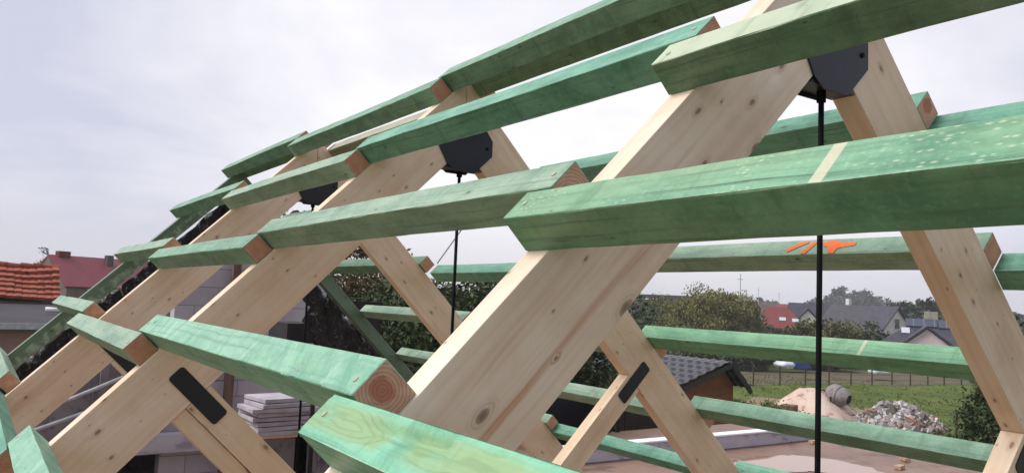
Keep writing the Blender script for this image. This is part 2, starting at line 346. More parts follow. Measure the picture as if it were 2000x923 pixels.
APPL = [(-.072, -.172), (-.047, -.2135), (-.026, -.228), (.030, -.228), (.079, -.181), (.079, -.143), (.045, -.098), (-.045, -.098), (-.078, -.138)]
def truss(k, Y, label, mats, lath=False):
    t = empty('roof_truss', (0, Y*S, APEX), label=label, cat='roof truss', group='pine roof trusses')
    y0 = Y*S
    for side in (-1, 1):
        # mitred rafter: extrude a polygon (s,n) across the thickness
        L = 2.8*S; bm = bmesh.new()
        wd = WD*S
        # local x = down the slope measured from the apex, z = outward normal
        pts = [(0.0, 0.0), (L, 0.0), (L, -wd), (wd, -wd)]
        prism(bm, pts, 0, TH*S)
        bmesh.ops.bevel(bm, geom=[e for e in bm.edges], offset=.003, segments=2, affect='EDGES', profile=.6)
        for f_ in bm.faces: f_.material_index = 1 if (abs(f_.normal.x) > .9) else 0
        # centre the mesh on its own member for the grain coordinates
        me = bm_mesh(bm, 'rafter'); o = link('rafter', me, t, [mats[0] if side < 0 else mats[1], END])
        ex = LD(side); ez = LN(side); ey = ez.cross(ex)
        if ey.y > 0:
            M = Matrix((ex, ey, ez)).transposed().to_4x4(); o.matrix_local = M
            o.location = (side*.0012, 0, 0)
        else:
            M = Matrix((ex, ey, ez)).transposed().to_4x4(); o.matrix_local = M
            o.location = (side*.0012, TH*S, 0)
        # strut
        p0 = SP(side, .905, -.90, Y); 
        if lath is not None:
            yy = Vector((0, 1, 0))
            def mk(nm, s0, s1, dy, n1, m_, th=TH):
                ez2 = Vector((0, 1, 0)); ex2 = LN(side); 
                q = SP(side, s0 if side > 0 else s1, -.90, Y); q.y += dy
                ey2 = ez2.cross(ex2)
                # ey2 must run so that the box covers s0..s1
                if ey2.dot(LD(side)) < 0: q = SP(side, s1, -.90, Y); 
                else: q = SP(side, s0, -.90, Y)
                q.y += dy
                return timber(nm, t, q, ex2, ez2, (n1+.90)*S, (s1-s0)*S, th*S, [m_, END], cuts=6)
            mk('strut', .905, .9655, .0012, -WD-.0003, mats[2])
            if lath and side < 0:
                mk('strut_batten', .9662, 1.0, .012, -WD-.0003, PINE_PLAIN, TH*.8)
        # strut connector plates, near and far face
        for yy_ in (y0-.004, y0+TH*S):
            bm = bmesh.new()
            s0, s1, n0, n1, r_ = .916*S, .952*S, -.183*S, -.052*S, .007*S
            pts = []
            for cx, cz, a0 in ((s1-r_, n1-r_, 0), (s0+r_, n1-r_, 90), (s0+r_, n0+r_, 180), (s1-r_, n0+r_, 270)):
                for i in range(5):
                    a = R(a0 + i*22.5); pts.append((cx + r_*math.cos(a), cz + r_*math.sin(a)))
            P2 = [(side*(s_+n_)*C45, (n_-s_)*C45) for s_, n_ in pts]
            prism(bm, P2, yy_-y0, yy_-y0+.004)
            link('strut_plate', bm_mesh(bm, 'strut_plate'), t, [BLACK])
    # apex plates and the block between them
    for ya in (-.006, TH*S+.0005):
        bm = bmesh.new(); prism(bm, [(x*S, z*S) for x, z in APPL], ya, ya+.0055)
        bmesh.ops.bevel(bm, geom=bm.edges[:], offset=.001, segments=1, affect='EDGES')
        pl = link('apex_plate', bm_mesh(bm, 'apex_plate'), t, [BLACK])
        if ya < 0:
            for hx, hz in ((.063, -.163), (-.05, -.13)):
                bm = bmesh.new(); tube(bm, (hx*S, ya-.004, hz*S), (hx*S, ya, hz*S), .008, seg=6)
                link('bolt_head', bm_mesh(bm, 'bolt_head'), pl, [ROD])
    bm = bmesh.new(); prism(bm, [(-.052*S, -.2225*S), (.052*S, -.2225*S), (.0*S, -.171*S)], .001, TH*S-.001)
    link('saddle_block', bm_mesh(bm, 'saddle_block'), t, [BLACK])
    bm = bmesh.new(); tube(bm, (.001, TH*S/2, -.22*S), (.001, TH*S/2, -1.36*S), .0078, seg=14)
    link('tie_rod', bm_mesh(bm, 'tie_rod', True), t, [ROD])
    bm = bmesh.new(); tube(bm, (.001, TH*S/2, -.238*S), (.001, TH*S/2, -.222*S), .014, seg=6)
    link('rod_nut', bm_mesh(bm, 'rod_nut'), t, [ROD])
    z = -1.41*S; hw = 1.41*S-WD*S*1.42
    box('bottom_chord', (0, TH*S/2, z), (2*hw-.01, TH*S*.98, .11*S), PINE_PLAIN, t, bev=.003)
    return t
truss(0, 0.0, 'nearest pine truss, its broad rafter crossing the middle of the picture', (PINE_STREAK, PINE, PINE_PLAIN))
truss(1, 1.0, 'second pine truss from the camera, with an extra batten beside its strut', (PINE, PINE_PLAIN, PINE_PLAIN), True)
truss(2, 2.004, 'farthest of the three pine trusses, just in front of the black foil', (PINE, PINE_PLAIN, PINE_PLAIN))

# ------------------------------------------------------------------ green purlins
def wane_shape(bm, L, b, hgt):
    """top face hollowed by a waney edge that stops at a step"""
    for f_ in list(bm.faces):
        if f_.normal.z > .9: bm.faces.remove(f_)
    nx, ny = 150, 16
    # local x runs from the far end (-L/2) towards the camera (+L/2)
    grid = []
    for i in range(nx+1):
        x = -L/2 + L*i/nx; row = []
        for j in range(ny+1):
            y = -b/2 + b*j/ny; u = (x+L/2); v = (j/ny)
            z = hgt/2
            t_ = (u-.10)/(.445-.10)
            if 0 < t_ < 1:
                prof = min(1, t_*3)*(1 if t_ < .97 else max(0, (1-t_)/.03))
                cv = .52 + .22*t_
                z -= .013*prof*(.35+.65*t_)*math.exp(-((v-cv)/.17)**2)
            elif t_ >= 1:
                z -= .0035*math.exp(-((v-.35)/.3)**2)*min(1, (t_-1)*3)
            if v < .08 or v > .92: z -= .0015
            row.append(bm.verts.new((x, y, z)))
        grid.append(row)
    for i in range(nx):
        for j in range(ny):
            f_ = bm.faces.new((grid[i][j], grid[i+1][j], grid[i+1][j+1], grid[i][j+1])); f_.smooth = True
def torn_shape(bm, L, b, hgt):
    bmesh.ops.bevel(bm, geom=bm.edges[:], offset=.002, segments=1, affect='EDGES')
    es = [e for e in bm.edges if abs(e.verts[0].co.x - e.verts[1].co.x) > L*.7]
    bmesh.ops.subdivide_edges(bm, edges=es, cuts=170, use_grid_fill=True)
    rnd = random.Random(5); deep = 0
    vs = sorted([v for v in bm.verts if v.co.z > hgt/2-.003 and v.co.y < -b/2+.003 or v.co.z > hgt/2-.003 and v.co.y > b/2-.003], key=lambda v: v.co.x)
    prof = {}
    for v in vs:
        k = round(v.co.x, 3)
        if k not in prof:
            if rnd.random() < .16: deep = rnd.choice((0, .004, rnd.uniform(.006, .016))) if -.55*L < v.co.x-.1 < .42*L else 0
            prof[k] = deep*rnd.uniform(.7, 1) if L/2-.72 < v.co.x < L/2-.16 else deep*.12
        if TORN_SIDE*v.co.y > 0 and abs(v.co.x) < .48*L:
            v.co.z -= prof[k]; v.co.y -= TORN_SIDE*prof[k]*.8
TORN_SIDE = 1
ROWN = ['topmost', 'second', 'third', 'fourth', 'fifth']
BAYN = {'n': 'running past the camera from the nearest truss', 'm': 'between the nearest and second trusses',
        't': 'between the second and third trusses', 'f': 'between the third truss and the gable'}
screw_me = mb(lambda bm: tube(bm, (0, 0, -.002), (0, 0, .0016), .0065, seg=12), 'screw')
screw_me.materials.append(SCREW)
def purlin(side, row, bay, s, y0, y1, mats, extra='', shape=None, roughen=0):
    """s = joint line; 'm','f' pieces lie up-slope of it, 'n','t' pieces down-slope"""
    upp = bay in 'mf'
    s0 = s-B if upp else s
    lab = f"{ROWN[row]} row green purlin on the {'left' if side < 0 else 'right'} slope, {BAYN[bay]}"
    ex = Vector((0, -1, 0)); ez = LN(side); ey = ez.cross(ex)
    q = SP(side, s0 if ey.dot(LD(side)) > 0 else s0+B, 0, y1)
    rn = random.Random(row*31+ord(bay)+side)
    o = timber('roof_purlin', None, q + ez*.0006, ex, ez, (y1-y0)*S, B*S-.0008, H*S, mats, cuts=24, shape=shape, wob=.0014, seed=row*7+ord(bay), bev=rn.uniform(.002, .0045))
    tag(o, lab, 'purlin', 'green purlins across the trusses')
    L = (y1-y0)*S
    for xe in ((-L/2+.035, 1), (L/2-.035, 1)):
        sc_ = bpy.data.objects.new('screw', screw_me); col.objects.link(sc_); sc_.parent = o
        sc_.location = (xe[0], rn.uniform(-.012, .012), H*S/2+.0004)
    return o
yC = 2.004
left = [  # s, near far-end, mid(y0,y1), third, fourth
    (.053, None, (-.01, 1.022), (1.000, 2.028), (2.032, 3.040)),
    (.339, .041, (.001, 1.020), (.999, 2.034), (2.036, 3.072)),
    (.630, .040, (.003, 1.028), (1.003, 2.043), (2.038, 3.080)),
    (.922, .037, (.005, 1.056), (1.010, 2.060), (2.036, 3.100)),
    (1.209, .045, (.0, 1.043), (1.005, 2.050), (2.032, 3.100))]
E1, E2 = [END], [END_HEART]
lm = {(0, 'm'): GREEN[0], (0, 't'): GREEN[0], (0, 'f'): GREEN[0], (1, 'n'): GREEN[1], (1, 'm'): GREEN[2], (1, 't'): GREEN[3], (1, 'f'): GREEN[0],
      (2, 'n'): G_SPECK, (2, 'm'): GREEN[3], (2, 't'): GREEN[0], (2, 'f'): GREEN[3], (3, 'n'): G_BARE, (3, 'm'): G_MILL, (3, 't'): GREEN[3], (3, 'f'): GREEN[3],
      (4, 'm'): G_MILL, (4, 't'): GREEN[2], (4, 'f'): GREEN[3]}
for i, (s, nf, mm, tt, ff) in enumerate(left):
    if nf and i < 4:
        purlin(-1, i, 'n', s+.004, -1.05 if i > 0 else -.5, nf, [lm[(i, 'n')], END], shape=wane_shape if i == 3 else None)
    TORN_SIDE = -1
    purlin(-1, i, 'm', s+.001, mm[0], mm[1], [lm[(i, 'm')], END_HEART if i in (2, 3) else END], shape=torn_shape if i == 3 else None)
    purlin(-1, i, 't', s+.003, tt[0], tt[1], [lm[(i, 't')], END])
    purlin(-1, i, 'f', s-.008 if i in (1, 2) else s-.003, ff[0], ff[1], [lm[(i, 'f')], END])
right = [(.054, -.9, .04, 0.0, 1.02, 1.0, 2.03, 2.02, 3.06), (.3465, -.9, .005, 0.0, 1.02, 1.0, 2.03, 2.02, 3.06),
         (.6355, -.9, .0, 0.0, 1.03, .985, 1.97, 1.992, 3.0), (.9215, -.9, .02, 0.0, 1.038, 1.0, 2.01, 2.0, 2.985),
         (1.213, -.9, .02, 0.0, 1.036, 1.0, 2.02, 2.0, 2.985), (1.503, None, .02, 0.0, 1.038, .99, 2.003, 1.99, 2.985)]
ROWN.append('sixth')
rm = [GREEN[0], GREEN[2], GREEN[3], G_BAND, GREEN[0], GREEN[2]]
rt_ = {}
for i, (s, na, nb, m0, m1, t0, t1, f0, f1) in enumerate(right):
    if na is not None and i in (1, 2): purlin(1, i, 'n', s+.0006, na, nb, [GREEN[2], END])
    rt_[i] = purlin(1, i, 'm', s-.0006, m0, m1, [rm[i], END_HEART if i == 1 else END])
    if True: purlin(1, i, 't', s-.003+(-.006 if i in (2,) else 0), t0, t1, [(G_TAN, GREEN[0], GREEN[2], GREEN[3], GREEN[3], GREEN[2])[i], END])
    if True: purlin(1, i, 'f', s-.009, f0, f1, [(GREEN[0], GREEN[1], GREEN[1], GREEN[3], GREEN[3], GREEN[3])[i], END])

# orange spray-paint strokes on the third row purlin of the right slope
ORANGE = mat('orange_spray_paint', lambda N, b: N.put(b.inputs['Base Color'], N.mix(N.ramp(N.noise(N.vmath('MULTIPLY', N.new('ShaderNodeTexCoord').outputs['Object'], (60, 20, 60)), 3, 5, .7), .46, .62), (.86, .14, .03), (.55, .24, .09))), .7)
def stroke(paths, s, par):
    bm = bmesh.new(); rnd = random.Random(3)
    for pts in paths:
        vs = []
        for Y, n in pts:
            q = SP(1, s, n, Y) - LD(1)*.0012
            vs.append(bm.verts.new(q))
        f_ = bm.faces.new(vs)
        ret = bmesh.ops.extrude_face_region(bm, geom=[f_])
        bmesh.ops.translate(bm, vec=LD(1)*.0009, verts=[e for e in ret['geom'] if isinstance(e, bmesh.types.BMVert)])
    bmesh.ops.recalc_face_normals(bm, faces=bm.faces[:])
    o = link('painted_mark', bm_mesh(bm, 'painted_mark'), par, [ORANGE])
    bpy.context.view_layer.update()
    o.matrix_parent_inverse = par.matrix_world.inverted()
stroke([[(.398, .0165), (.389, .0085), (.372, .0225), (.350, .0365), (.352, .0415), (.366, .0405), (.379, .0330)],
        [(.3560, .003), (.3433, .0022), (.338, .018), (.3304, .0377), (.3425, .0395), (.348, .021)],
        [(.3203, .037), (.3099, .0238), (.3025, .0225), (.290, .0025), (.279, .0010), (.2767, .0165), (.2421, .0240), (.2435, .0328), (.271, .0330), (.290, .0405), (.3068, .0404), (.309, .036)]], .5895-.0005, rt_[2])

# thin steel wire between a right purlin and a left purlin
def wire(name, a, b, r, m, **kw):
    bm = bmesh.new(); L = (Vector(b)-Vector(a)).length; tube(bm, (0, 0, 0), (0, 0, L), r, seg=8)
    o = link(name, bm_mesh(bm, name, True), None, [m]); o.location = a
    o.rotation_euler = (Vector(b)-Vector(a)).to_track_quat('Z', 'Y').to_euler(); return tag(o, **kw)
wire('bracing_wire', (2*.474, 2*1.97, APEX-2*.405), (2*.40, 2*1.6, APEX-2*.245), .0045, STEEL, label='thin grey steel wire slanting up behind the second truss rod', cat='wire')

# ------------------------------------------------------------------ gable at the far end: green boards and black foil
for side in (-1, 1):
    bm = bmesh.new(); prism(bm, [(0, 0), (2.75*S, 0), (2.75*S, -.056*S), (.056*S, -.056*S)], 0, .045*S)
    bmesh.ops.bevel(bm, geom=bm.edges[:], offset=.002, segments=1, affect='EDGES')
    o = link('gable_rafter', bm_mesh(bm, 'gable_rafter'), None, [G_DARK])
    ex = LD(side); ez = LN(side); ey = ez.cross(ex)
    o.matrix_world = Matrix.Translation((side*.0015, 2.975*S + (0 if ey.y > 0 else .045*S), APEX)) @ Matrix((ex, ey, ez)).transposed().to_4x4()
    tag(o, 'dark green gable rafter going down to the ' + ('left above the black foil' if side < 0 else 'right in front of the brown-leaved tree'), 'rafter')
def foil_fn(N, b):
    co = N.new('ShaderNodeTexCoord').outputs['Object']
    n = N.noise(co, 4.5, 6, .6, 1.5); n2 = N.noise(N.vmath('MULTIPLY', co, (1, 1, 1)), 13, 5, .7, 2.)
    c = N.mix(N.ramp(n2, .57, .7), (.006, .006, .008), (.30, .30, .31)); c = N.mix(N.ramp(n, .3, .55), (.006, .006, .008), c)  # pale wrinkle highlights painted into the black foil colour
    N.put(b.inputs['Base Color'], c); bump(N, b, N.math('ADD', n, N.math('MULTIPLY', n2, .4)), .9, .05)
FOIL = mat('black_roofing_foil', foil_fn, .28, spec=.5)
def foil(name, side, pieces, label, seed):
    rnd = random.Random(seed); bm = bmesh.new()
    for (sa, sb, top, bot) in pieces:
        nx = int((sb-sa)/.018); ny = 9; g = []
        for i in range(nx+1):
            s = sa+(sb-sa)*i/nx; row = []
            t0 = top(s) + .003*math.sin(s*61); b0 = bot(s) + .005*math.sin(s*23+seed)+rnd.uniform(-.001, .001)
            for j in range(ny+1):
                n = t0+(b0-t0)*j/ny
                q = SP(side, s, n, 3.035)
                q.y += .018*math.sin(s*37+n*60+seed)+.010*math.sin(s*90-n*110)+rnd.uniform(-.002, .002)
                row.append(bm.verts.new(q))
            g.append(row)
        for i in range(nx):
            for j in range(ny): bm.faces.new((g[i][j], g[i+1][j], g[i+1][j+1], g[i][j+1]))
    me = bm_mesh(bm, name, True); o = link(name, me, None, [FOIL])
    md = o.modifiers.new('thick', 'SOLIDIFY'); md.thickness = .003
    return tag(o, label, 'foil')
tear = lambda s: -.066-.010*max(0, math.sin(s*21+1))**3
foil('roofing_foil', -1, [(.12, 1.9, tear, lambda s: -.185-.012*math.sin(s*9))], 'crumpled black roofing foil hanging under the left gable rafter', 2)
def rbot(s):
    # lower outline on the right: level edge, then a deep drop beside the doorway
    if s < .66: return max(-.19, -.52)
    if s < .72: return -.165
    if s < .80: return -.33
    return -.30
foil('roofing_foil', 1, [(.10, 1.75, lambda s: -.060-.004*math.sin(s*30), lambda s: -.16 if s < .70 else (-.235 if s < .98 else -.19))],
     'crumpled black roofing foil hanging under the right gable rafter', 4)

# ------------------------------------------------------------------ the house under the trusses
def block_fn(c1, c2, jc, w_=.59, h_=.24, off=(0, 0, 0), jw=.004):
    def fn(N, b):
        co = N.new('ShaderNodeTexCoord').outputs['Object']; s = N.sep(N.vmath('ADD', co, off))
        v = N.comb(N.math('ADD', s[0], s[1]), s[2], 0.)
        br = N.new('ShaderNodeTexBrick'); N.put(br.inputs['Vector'], v); br.inputs['Scale'].default_value = 1
        for k, x in (('Mortar Size', jw), ('Brick Width', w_), ('Row Height', h_), ('Mortar Smooth', .3)): br.inputs[k].default_value = x
        N.put(br.inputs['Color1'], c1); N.put(br.inputs['Color2'], c2); N.put(br.inputs['Mortar'], jc)
        n = N.noise(co, 3, 5, .6); c = N.mix(N.ramp(n, .35, .75, 0, .35), br.outputs['Color'], (c1[0]*.55, c1[1]*.53, c1[2]*.52))
        N.put(b.inputs['Base Color'], c)
        bump(N, b, N.math('ADD', N.math('MULTIPLY', br.outputs['Fac'], -.6), N.math('MULTIPLY', N.noise(co, 60, 3), .3)), .4, .006)
    return fn
BLOCK = mat('aerated_concrete_blocks', block_fn(lin(182, 176, 180), lin(168, 162, 167), lin(92, 86, 88), off=(0, 0, .07)), .9)
RENDER = varied('grey_cement_render', lin(136, 128, 130), lin(118, 110, 112), 2.2, .9, lin(88, 82, 84), .3)
SLAB = varied('concrete_slab', lin(124, 98, 84), lin(142, 114, 98), .55, .5, lin(98, 78, 66), .25, fine=.15)
PARAPET = varied('pale_parapet_render', lin(196, 190, 196), lin(178, 172, 178), 1.2, .85, lin(150, 142, 146), .3, stretch=(1, 1, 2.5))
CAP = varied('white_parapet_top', (.75, .74, .76), (.82, .81, .83), 3, .8, bumpy=.1)
POSTW = varied('brown_timber_post', lin(120, 92, 80), lin(92, 70, 60), 5, .85, bumpy=.3, stretch=(4, 4, .6))
hs = empty('unfinished_house', (0, 0, 0), label='unfinished flat-roofed house with a pinkish concrete deck and pale low parapet, below the trusses', cat='house')
def hb(name, x0, x1, y0, y1, z0, z1, m, par=hs, bev=.004):
    return box(name, ((x0+x1)/2, (y0+y1)/2, (z0+z1)/2), (x1-x0, y1-y0, z1-z0), m, par, bev=bev)
# deck slab with slight unevenness
bm = bmesh.new()
bmesh.ops.create_grid(bm, x_segments=80, y_segments=60, size=.5)
x0, x1, y0, y1 = -4.1, 16.2, -4.0, 12.6
for v in bm.verts:
    v.co.x = x0+(v.co.x+.5)*(x1-x0); v.co.y = y0+(v.co.y+.5)*(y1-y0)
    v.co.z = 2.6 + .004*math.sin(v.co.x*2.1)*math.cos(v.co.y*1.7)
gs = bm.faces[:]
ret = bmesh.ops.extrude_face_region(bm, geom=gs)
bmesh.ops.translate(bm, vec=(0, 0, -.24), verts=[e for e in ret['geom'] if isinstance(e, bmesh.types.BMVert)])
bmesh.ops.recalc_face_normals(bm, faces=bm.faces[:])
link('deck_slab', bm_mesh(bm, 'deck_slab'), hs, [SLAB])
hb('outer_wall', -3.9, 16.0, -3.8, 12.4, -.1, 2.355, BLOCK)
for nm_, pts_, ya_, yb_, m_ in (('parapet', [(6.6, 2.606), (14.6, 2.606), (14.6, 2.64), (12.72, 2.868), (6.6, 2.868)], 10.12, 10.36, PARAPET),
                     ('parapet_top', [(6.55, 2.87), (12.72, 2.87), (14.6, 2.642), (14.6, 2.672), (12.73, 2.905), (6.55, 2.905)], 10.09, 10.39, CAP)):
    bm = bmesh.new(); prism(bm, pts_, ya_, yb_); bmesh.ops.bevel(bm, geom=bm.edges[:], offset=.006, segments=2, affect='EDGES')
    link(nm_, bm_mesh(bm, nm_), hs, [m_])
def water_fn(N, b):
    co = N.new('ShaderNodeTexCoord').outputs['Object']
    N.put(b.inputs['Base Color'], lin(150, 112, 92)); bump(N, b, N.noise(co, 1.5, 3), .03, .01)
WATER = mat('rain_water', water_fn, .03, spec=.6)
bm = bmesh.new(); rp = random.Random(8)
pp = [(11.2, 9.35), (12.3, 9.66), (13.2, 9.3)]
ring = [(9.6, 8.55), (10.6, 9.2), (11.5, 9.25), (12.2, 9.1), (12.6, 8.5), (12.62, 7.6), (12.3, 7.2), (11.7, 7.3), (11.1, 7.9), (10.3, 8.2)]
vs = []
for i in range(len(ring)):
    a = Vector((*ring[i], 0)); b_ = Vector((*ring[(i+1) % len(ring)], 0))
    for j in range(6):
        q = a.lerp(b_, j/6); vs.append(bm.verts.new((q.x+rp.uniform(-.06, .06), q.y+rp.uniform(-.06, .06), 2.6095)))
bm.faces.new(vs); pud = link('rain_puddle', bm_mesh(bm, 'rain_puddle'), None, [WATER])
tag(pud, kind='structure')

att = empty('block_outbuilding', (0, 0, 0), label='half-built wall of pale aerated blocks with dark openings, seen behind the far truss', cat='wall')
def ab(name, x0, x1, y0, y1, z0, z1, m, bev=.004): return hb(name, x0, x1, y0, y1, z0, z1, m, att, bev)
ab('wall', .25, 2.25, 9.5, 9.74, 4.302, 5.90, BLOCK)
ab('wall', .20, 1.76, 9.502, 9.742, 2.606, 4.30, BLOCK); ab('wall', 2.50, 3.0, 9.502, 9.742, 2.606, 4.30, BLOCK); ab('wall', 1.762, 2.498, 9.504, 9.744, 3.52, 4.30, BLOCK)
ab('rendered_wall', -1.9, -.62, 9.46, 9.70, 2.606, 4.62, RENDER); ab('rendered_wall', -.618, .198, 9.462, 9.702, 3.42, 4.60, RENDER)
ab('lintel', -.12, .80, 9.30, 9.455, 3.46, 3.69, PARAPET)
ab('back_wall', -1.9, 3.0, 11.8, 12.0, 2.606, 4.1, RENDER); ab('side_wall', 2.8, 3.0, 9.75, 11.79, 2.606, 4.1, RENDER); ab('side_wall', -1.9, -1.7, 9.71, 11.79, 2.606, 4.1, RENDER)
ab('roof_slab', -1.9, 3.0, 9.76, 12.0, 4.11, 4.26, RENDER)
p_ = box('timber_post', (.955, 9.38, 4.25), (.10, .10, 3.29), POSTW); tag(p_, 'brown timber post standing in front of the block wall', 'post')
p_ = box('timber_post', (-.51, 9.36, 3.63), (.085, .10, 2.04), RENDER); tag(p_, 'short grey post before the rendered wall at the lower left', 'post')
for i, (a, b_) in enumerate((((-1.6, 8.85, 3.90), (-.20, 8.85, 4.52)), ((-1.9, 8.8, 3.66), (-.3, 8.8, 4.22)))):
    wire('steel_prop', a, b_, .022, STEEL, label=('upper' if i == 0 else 'lower')+' of two slanting grey steel pipes in front of the rendered wall', cat='pipe', group='slanting steel pipes')
# dark doorway, tank and clutter just behind the right foil
DARKW = varied('dark_board', (.02, .018, .018), (.035, .03, .03), 5, .8, bumpy=.2)
ru = empty('doorway_shade_unit', (1.46, 6.75, 2.606), label='black board added for the shade of a doorway behind the right foil, with a dark shelf on its left', cat='shade board')
box('panel', (0, 0, 2.42), (.74, .03, .80), DARKW, ru)  # black board added in place of the doorway's shade
for x_ in (-.34, .34): box('leg', (x_, .04, 1.2), (.04, .04, 2.4), DARKW, ru)
ru; box('shelf', (-.52, .3, 2.47), (.30, .6, .20), DARKW, ru, bev=.004); box('ledge', (-.22, -.12, 2.322), (.3, .2, .02), DARKW, ru)
bm = bmesh.new(); tube(bm, (0, 0, 0), (0, 0, .10), .05, seg=16); tube(bm, (0, 0, .10), (0, 0, .14), .05, .03, seg=16); tube(bm, (0, 0, .14), (0, 0, .2), .006, seg=8)
o = link('spray_canister', bm_mesh(bm, 'spray_canister'), None, [RENDER]); o.location = (1.36, 6.62, 5.20); o.rotation_euler = (.3, .8, 0); tag(o, 'small grey canister hanging against the black panel', 'canister')
o = box('grey_brick', (1.20, 6.62, 5.026), (.19, .12, .055), PARAPET, bev=.003); tag(o, 'upper pale brick in front of the black panel', 'brick', 'pale bricks by the black panel')
o = box('grey_brick', (1.21, 6.62, 4.968), (.2, .12, .055), PARAPET, bev=.003); tag(o, 'lower pale brick in front of the black panel', 'brick', 'pale bricks by the black panel')
wire('conduit_pipe', (1.17, 6.55, 5.06), (1.17, 6.55, 5.33), .008, STEEL, label='short upright grey pipe against the black panel', cat='pipe')
# stack of white insulation boards on a plank and pier
FOAM = varied('white_insulation_board', lin(184, 178, 183), lin(160, 154, 160), 4, .9, bumpy=.25)
rs = random.Random(11); z = 3.865
for i in range(8):
    th = .05; sh = rs.uniform(-.05, .05)
    wx = .74 if i < 4 else (.80 if i < 6 else .62)
    o = box('insulation_board', (1.20+sh*.6, 8.05+rs.uniform(-.03, .03), z+th/2), (wx, .55, th-.006), FOAM, rot=(0, rs.uniform(-.012, .012), rs.uniform(-.1, .1)+.12), bev=.004)
    tag(o, ('topmost', 'second', 'third', 'fourth', 'fifth', 'sixth', 'seventh', 'bottom')[7-i]+' white insulation board of the stack on the wooden plank', 'insulation board', 'stacked white insulation boards')
    z += th+.002
o = box('scaffold_plank', (1.15, 8.05, 3.838), (1.05, .34, .04), PINE_PLAIN, bev=.003); tag(o, 'pine plank carrying the stack of white boards', 'plank')
o = box('block_pier', (1.12, 8.1, 3.21), (.5, .34, 1.2), RENDER, bev=.004); tag(o, 'grey pier under the plank with the white boards', 'pier')
BAGM = varied('pale_blue_plastic', (.45, .6, .65), (.6, .72, .76), 12, .35, bumpy=.8)
bm = bmesh.new(); bmesh.ops.create_icosphere(bm, subdivisions=3, radius=.12); rr = random.Random(2)
for v in bm.verts: v.co = v.co*(1+.18*math.sin(v.co.x*40)+rr.uniform(-.08, .08)); v.co.z *= .9
o = link('plastic_bag', bm_mesh(bm, 'plastic_bag', True), None, [BAGM]); o.location = (1.66, 7.7, 3.96); tag(o, 'crumpled pale blue plastic bag right of the white boards', 'bag')
o = box('block_pier', (1.66, 7.7, 3.21), (.24, .2, 1.22), RENDER, bev=.004); tag(o, 'thin grey pier under the pale blue bag', 'pier')

# bricks on the deck
BRK = varied('pale_brick', lin(190, 160, 130), lin(160, 128, 104), 8, .9, bumpy=.3)
for i, (x, y, rz, lb) in enumerate(((14.0, 7.74, .9, 'farther of two loose bricks on the wet deck'), (13.03, 7.3, .2, 'nearer of two loose bricks on the wet deck'), (13.95, 9.8, -.1, 'single brick lying against the parapet corner'))):
    o = box('loose_brick', (x, y, 2.645), (.25, .12, .065), BRK, rot=(0, 0, rz), bev=.004); tag(o, lb, 'brick', 'loose bricks on the deck')

def leaf_fn(c1, c2, c3):
    def fn(N, b):
        g = N.new('ShaderNodeNewGeometry'); co = N.new('ShaderNodeTexCoord').outputs['Object']
        r_ = g.outputs['Random Per Island']
        c = N.mix(r_, c1, c2); c = N.mix(N.ramp(N.noise(co, .9, 3), .45, .65, 0, .7), c, c3)
        N.put(b.inputs['Base Color'], c)
    return fn
def leafmat(name, c1, c2, c3): return mat(name, leaf_fn(c1, c2, c3), .6, spec=.2)
LF_DARK = leafmat('dark_green_leaves', (.028, .048, .018), (.075, .10, .034), (.055, .062, .024))
LF_OLIVE = leafmat('olive_leaves', (.08, .09, .03), (.15, .15, .05), (.12, .105, .04))
LF_BROWN = leafmat('autumn_brown_leaves', (.10, .068, .034), (.19, .14, .065), (.085, .085, .035))
LF_WILLOW = leafmat('willow_leaves', (.12, .125, .035), (.22, .215, .07), (.17, .15, .06))
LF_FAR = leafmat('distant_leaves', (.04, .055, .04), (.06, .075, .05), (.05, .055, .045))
BARK = varied('bark', (.05, .035, .025), (.09, .065, .045), 6, .95, bumpy=.5)
def quads(me_name, P, size, rnd, aspect=1.6, droop=0.):
    n = len(P)
    u = rnd.normal(size=(n, 3)); u[:, 2] -= droop*2; u /= np.linalg.norm(u, axis=1)[:, None]
    v = rnd.normal(size=(n, 3)); v -= (v*u).sum(1)[:, None]*u; v /= np.linalg.norm(v, axis=1)[:, None]
    s = (size*rnd.uniform(.6, 1.3, n))[:, None]
    V = np.stack([P-u*s*aspect/2, P+v*s/2.6, P+u*s*aspect/2, P-v*s/2.6], 1).reshape(-1, 3)
    me = bpy.data.meshes.new(me_name); me.vertices.add(4*n); me.vertices.foreach_set('co', V.ravel())
    me.loops.add(4*n); me.polygons.add(n); me.loops.foreach_set('vertex_index', np.arange(4*n))
    me.polygons.foreach_set('loop_start', np.arange(0, 4*n, 4)); me.polygons.foreach_set('loop_total', np.full(n, 4)); me.update(); return me
# ------------------------------------------------------------------ ground
def grass_fn(N, b):
    co = N.new('ShaderNodeTexCoord').outputs['Object']
    n = N.noise(co, .12, 5, .6); n2 = N.noise(co, 1.6, 6, .7); n3 = N.noise(co, 9, 4, .7)
    c = N.mix(N.ramp(n, .35, .65), lin(82, 98, 44), lin(104, 122, 54))
    c = N.mix(N.ramp(n2, .45, .7, 0, .6), c, lin(68, 78, 40)); c = N.mix(N.ramp(n3, .5, .75, 0, .4), c, lin(112, 110, 70)); c = N.mix(N.ramp(N.noise(co, .35, 6, .7), .5, .68, 0, .55), c, lin(104, 96, 62))
    N.put(b.inputs['Base Color'], c); bump(N, b, N.math('ADD', n2, n3), .8, .15)
GRASS = mat('meadow_grass', grass_fn, .95, spec=.1)
DIRT = varied('bare_brown_soil', lin(104, 88, 74), lin(76, 80, 48), .5, .95, lin(72, 80, 44), .6, fine=.2)
bm = bmesh.new()
nr, na = 60, 96; rings = []
